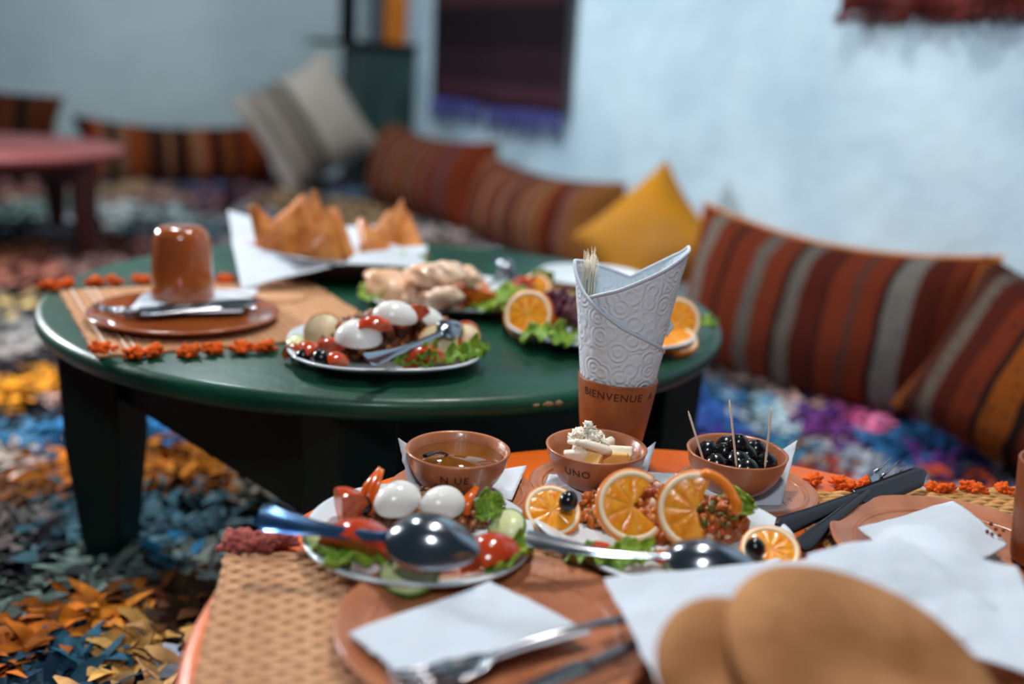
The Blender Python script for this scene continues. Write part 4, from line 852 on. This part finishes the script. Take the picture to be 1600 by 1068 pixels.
def pastry(label, p, rot, s, th=.012):
    g = MB(); pts = [(-.6, -.5), (.6, -.5), (.05, .75)]; v = []
    n = 7
    out = []
    for k in range(3):
        a = Vector(pts[k]); b = Vector(pts[(k+1) % 3])
        for q in range(n): out.append((a+(b-a)*q/n)*s*(1-.04*math.sin(q)))
    vt = [(q.x, q.y, th/2+.002*noise.noise(Vector((q.x*60, q.y*60, s)))) for q in out]; vb = [(q.x, q.y, -th/2) for q in out]; m_ = len(out)
    g.add(vt+vb+[(0, -.05*s, th*.8), (0, -.05*s, -th*.7)], [(i, (i+1) % m_, 2*m_) for i in range(m_)]+[((i+1) % m_+m_, i+m_, 2*m_+1) for i in range(m_)]+[(i, i+m_, (i+1) % m_+m_, (i+1) % m_) for i in range(m_)])
    t = thing('pastry_triangle', label, 'pastry', p, rot); obj('crust', g, M['crisp'], t, bevel=.002)
    obj('filling', blob((0, -.5*s, 0), (.5*s, .004, th*.36), sub=2, amp=.3, rot=Euler((0, 0, 0))), M['crispdark'], t)
    return t
bq = [(418, 372, .075, 70, -20, 80), (440, 375, .075, 75, 20, 20), (470, 370, .08, 80, -10, -20), (500, 378, .075, 72, 10, 10), (522, 380, .07, 76, -15, -30), (455, 352, .095, 68, 30, 40), (485, 352, .095, 80, 0, 5), (598, 376, .065, 60, 20, 30), (632, 378, .065, 55, -20, -20), (615, 362, .08, 66, 10, 10), (585, 390, .058, 50, 0, 60)]
pos_w = ['at the far left of the left heap', 'front left of the left heap, dark filling showing', 'front middle of the left heap', 'front right of the left heap', 'at the right end of the left heap', 'top left of the left heap', 'top middle of the left heap', 'front left of the right heap', 'front right of the right heap', 'on top of the right heap', 'lowest, between the two heaps']
for (a, b, z, rx, ry, rz), w_ in zip(bq, pos_w): pastry('golden triangular pastry '+w_, at(a, b, GT+z-.012), (R(rx), R(ry), R(rz)), .088, .018)

# ---- foreground bread
bc = at(1330, 1030, OT+.03)
bk = thing('bread_basket', 'shallow straw basket under the round breads at the lower right', 'basket', (bc.x, bc.y-.01, OT))
obj('basket_body', lathe([(0, .006), (.085, .006), (.095, .010), (.120, .036), (.1225, .038), (.120, .040), (.093, .014), (0, .010)], 64), M['straw'], bk)
def loaf(label, p, rot, r, th, seed):
    t = thing('round_bread', label, 'bread', p, rot)
    def f(u, v):
        b = PI*(v-.5); a = 2*PI*u; rr_ = r*max(0, math.cos(b))**.42*(1+.02*math.sin(a*3+seed)); z = th/2*math.sin(b)
        if v > .5: z -= .010*math.exp(-((rr_*math.cos(a)-.01)**2*900+(rr_*math.sin(a)+.01)**2*3500))
        return (rr_*math.cos(a), rr_*math.sin(a), z+.002*noise.noise(Vector((rr_*math.cos(a)*20, rr_*math.sin(a)*20, seed))))
    obj('crust', grid(72, 40, f, wrapx=True), M['bread'], t)
    return t
lb = at(1350, 1052, OT+.088)
loaf('large round bread loaf leaning forward at the bottom right', lb, (R(14), R(12), R(0)), .088, .036, 1)
lb2 = at(1160, 1052, OT+.078)
loaf('round bread loaf half hidden left of the large loaf', lb2, (R(20), R(8), 0), .056, .030, 2)
zc = OT+.060
cloth('basket_napkin', 'large white paper napkin lining the bread basket, pointed at its left end', [at(1050, 1110, OT+.045), at(944, 906, OT+.050), at(1268, 872, OT+.062), at(1420, 1010, OT+.050)], .004, 14, nx=50, ny=50, seed=21, m=M['paper'])
cloth('basket_napkin', 'bluish white paper napkin rising behind the large bread loaf', [at(1240, 985, OT+.050), at(1262, 868, OT+.066), at(1395, 840, OT+.075), at(1640, 1010, OT+.055)], .005, 14, nx=50, ny=50, seed=27)
cloth('basket_napkin', 'white paper napkin hanging at the right of the large bread loaf', [at(1330, 960, OT+.052), at(1392, 842, OT+.070), at(1590, 885, OT+.070), at(1680, 1080, OT+.05)], .005, 14, nx=50, ny=50, seed=31)
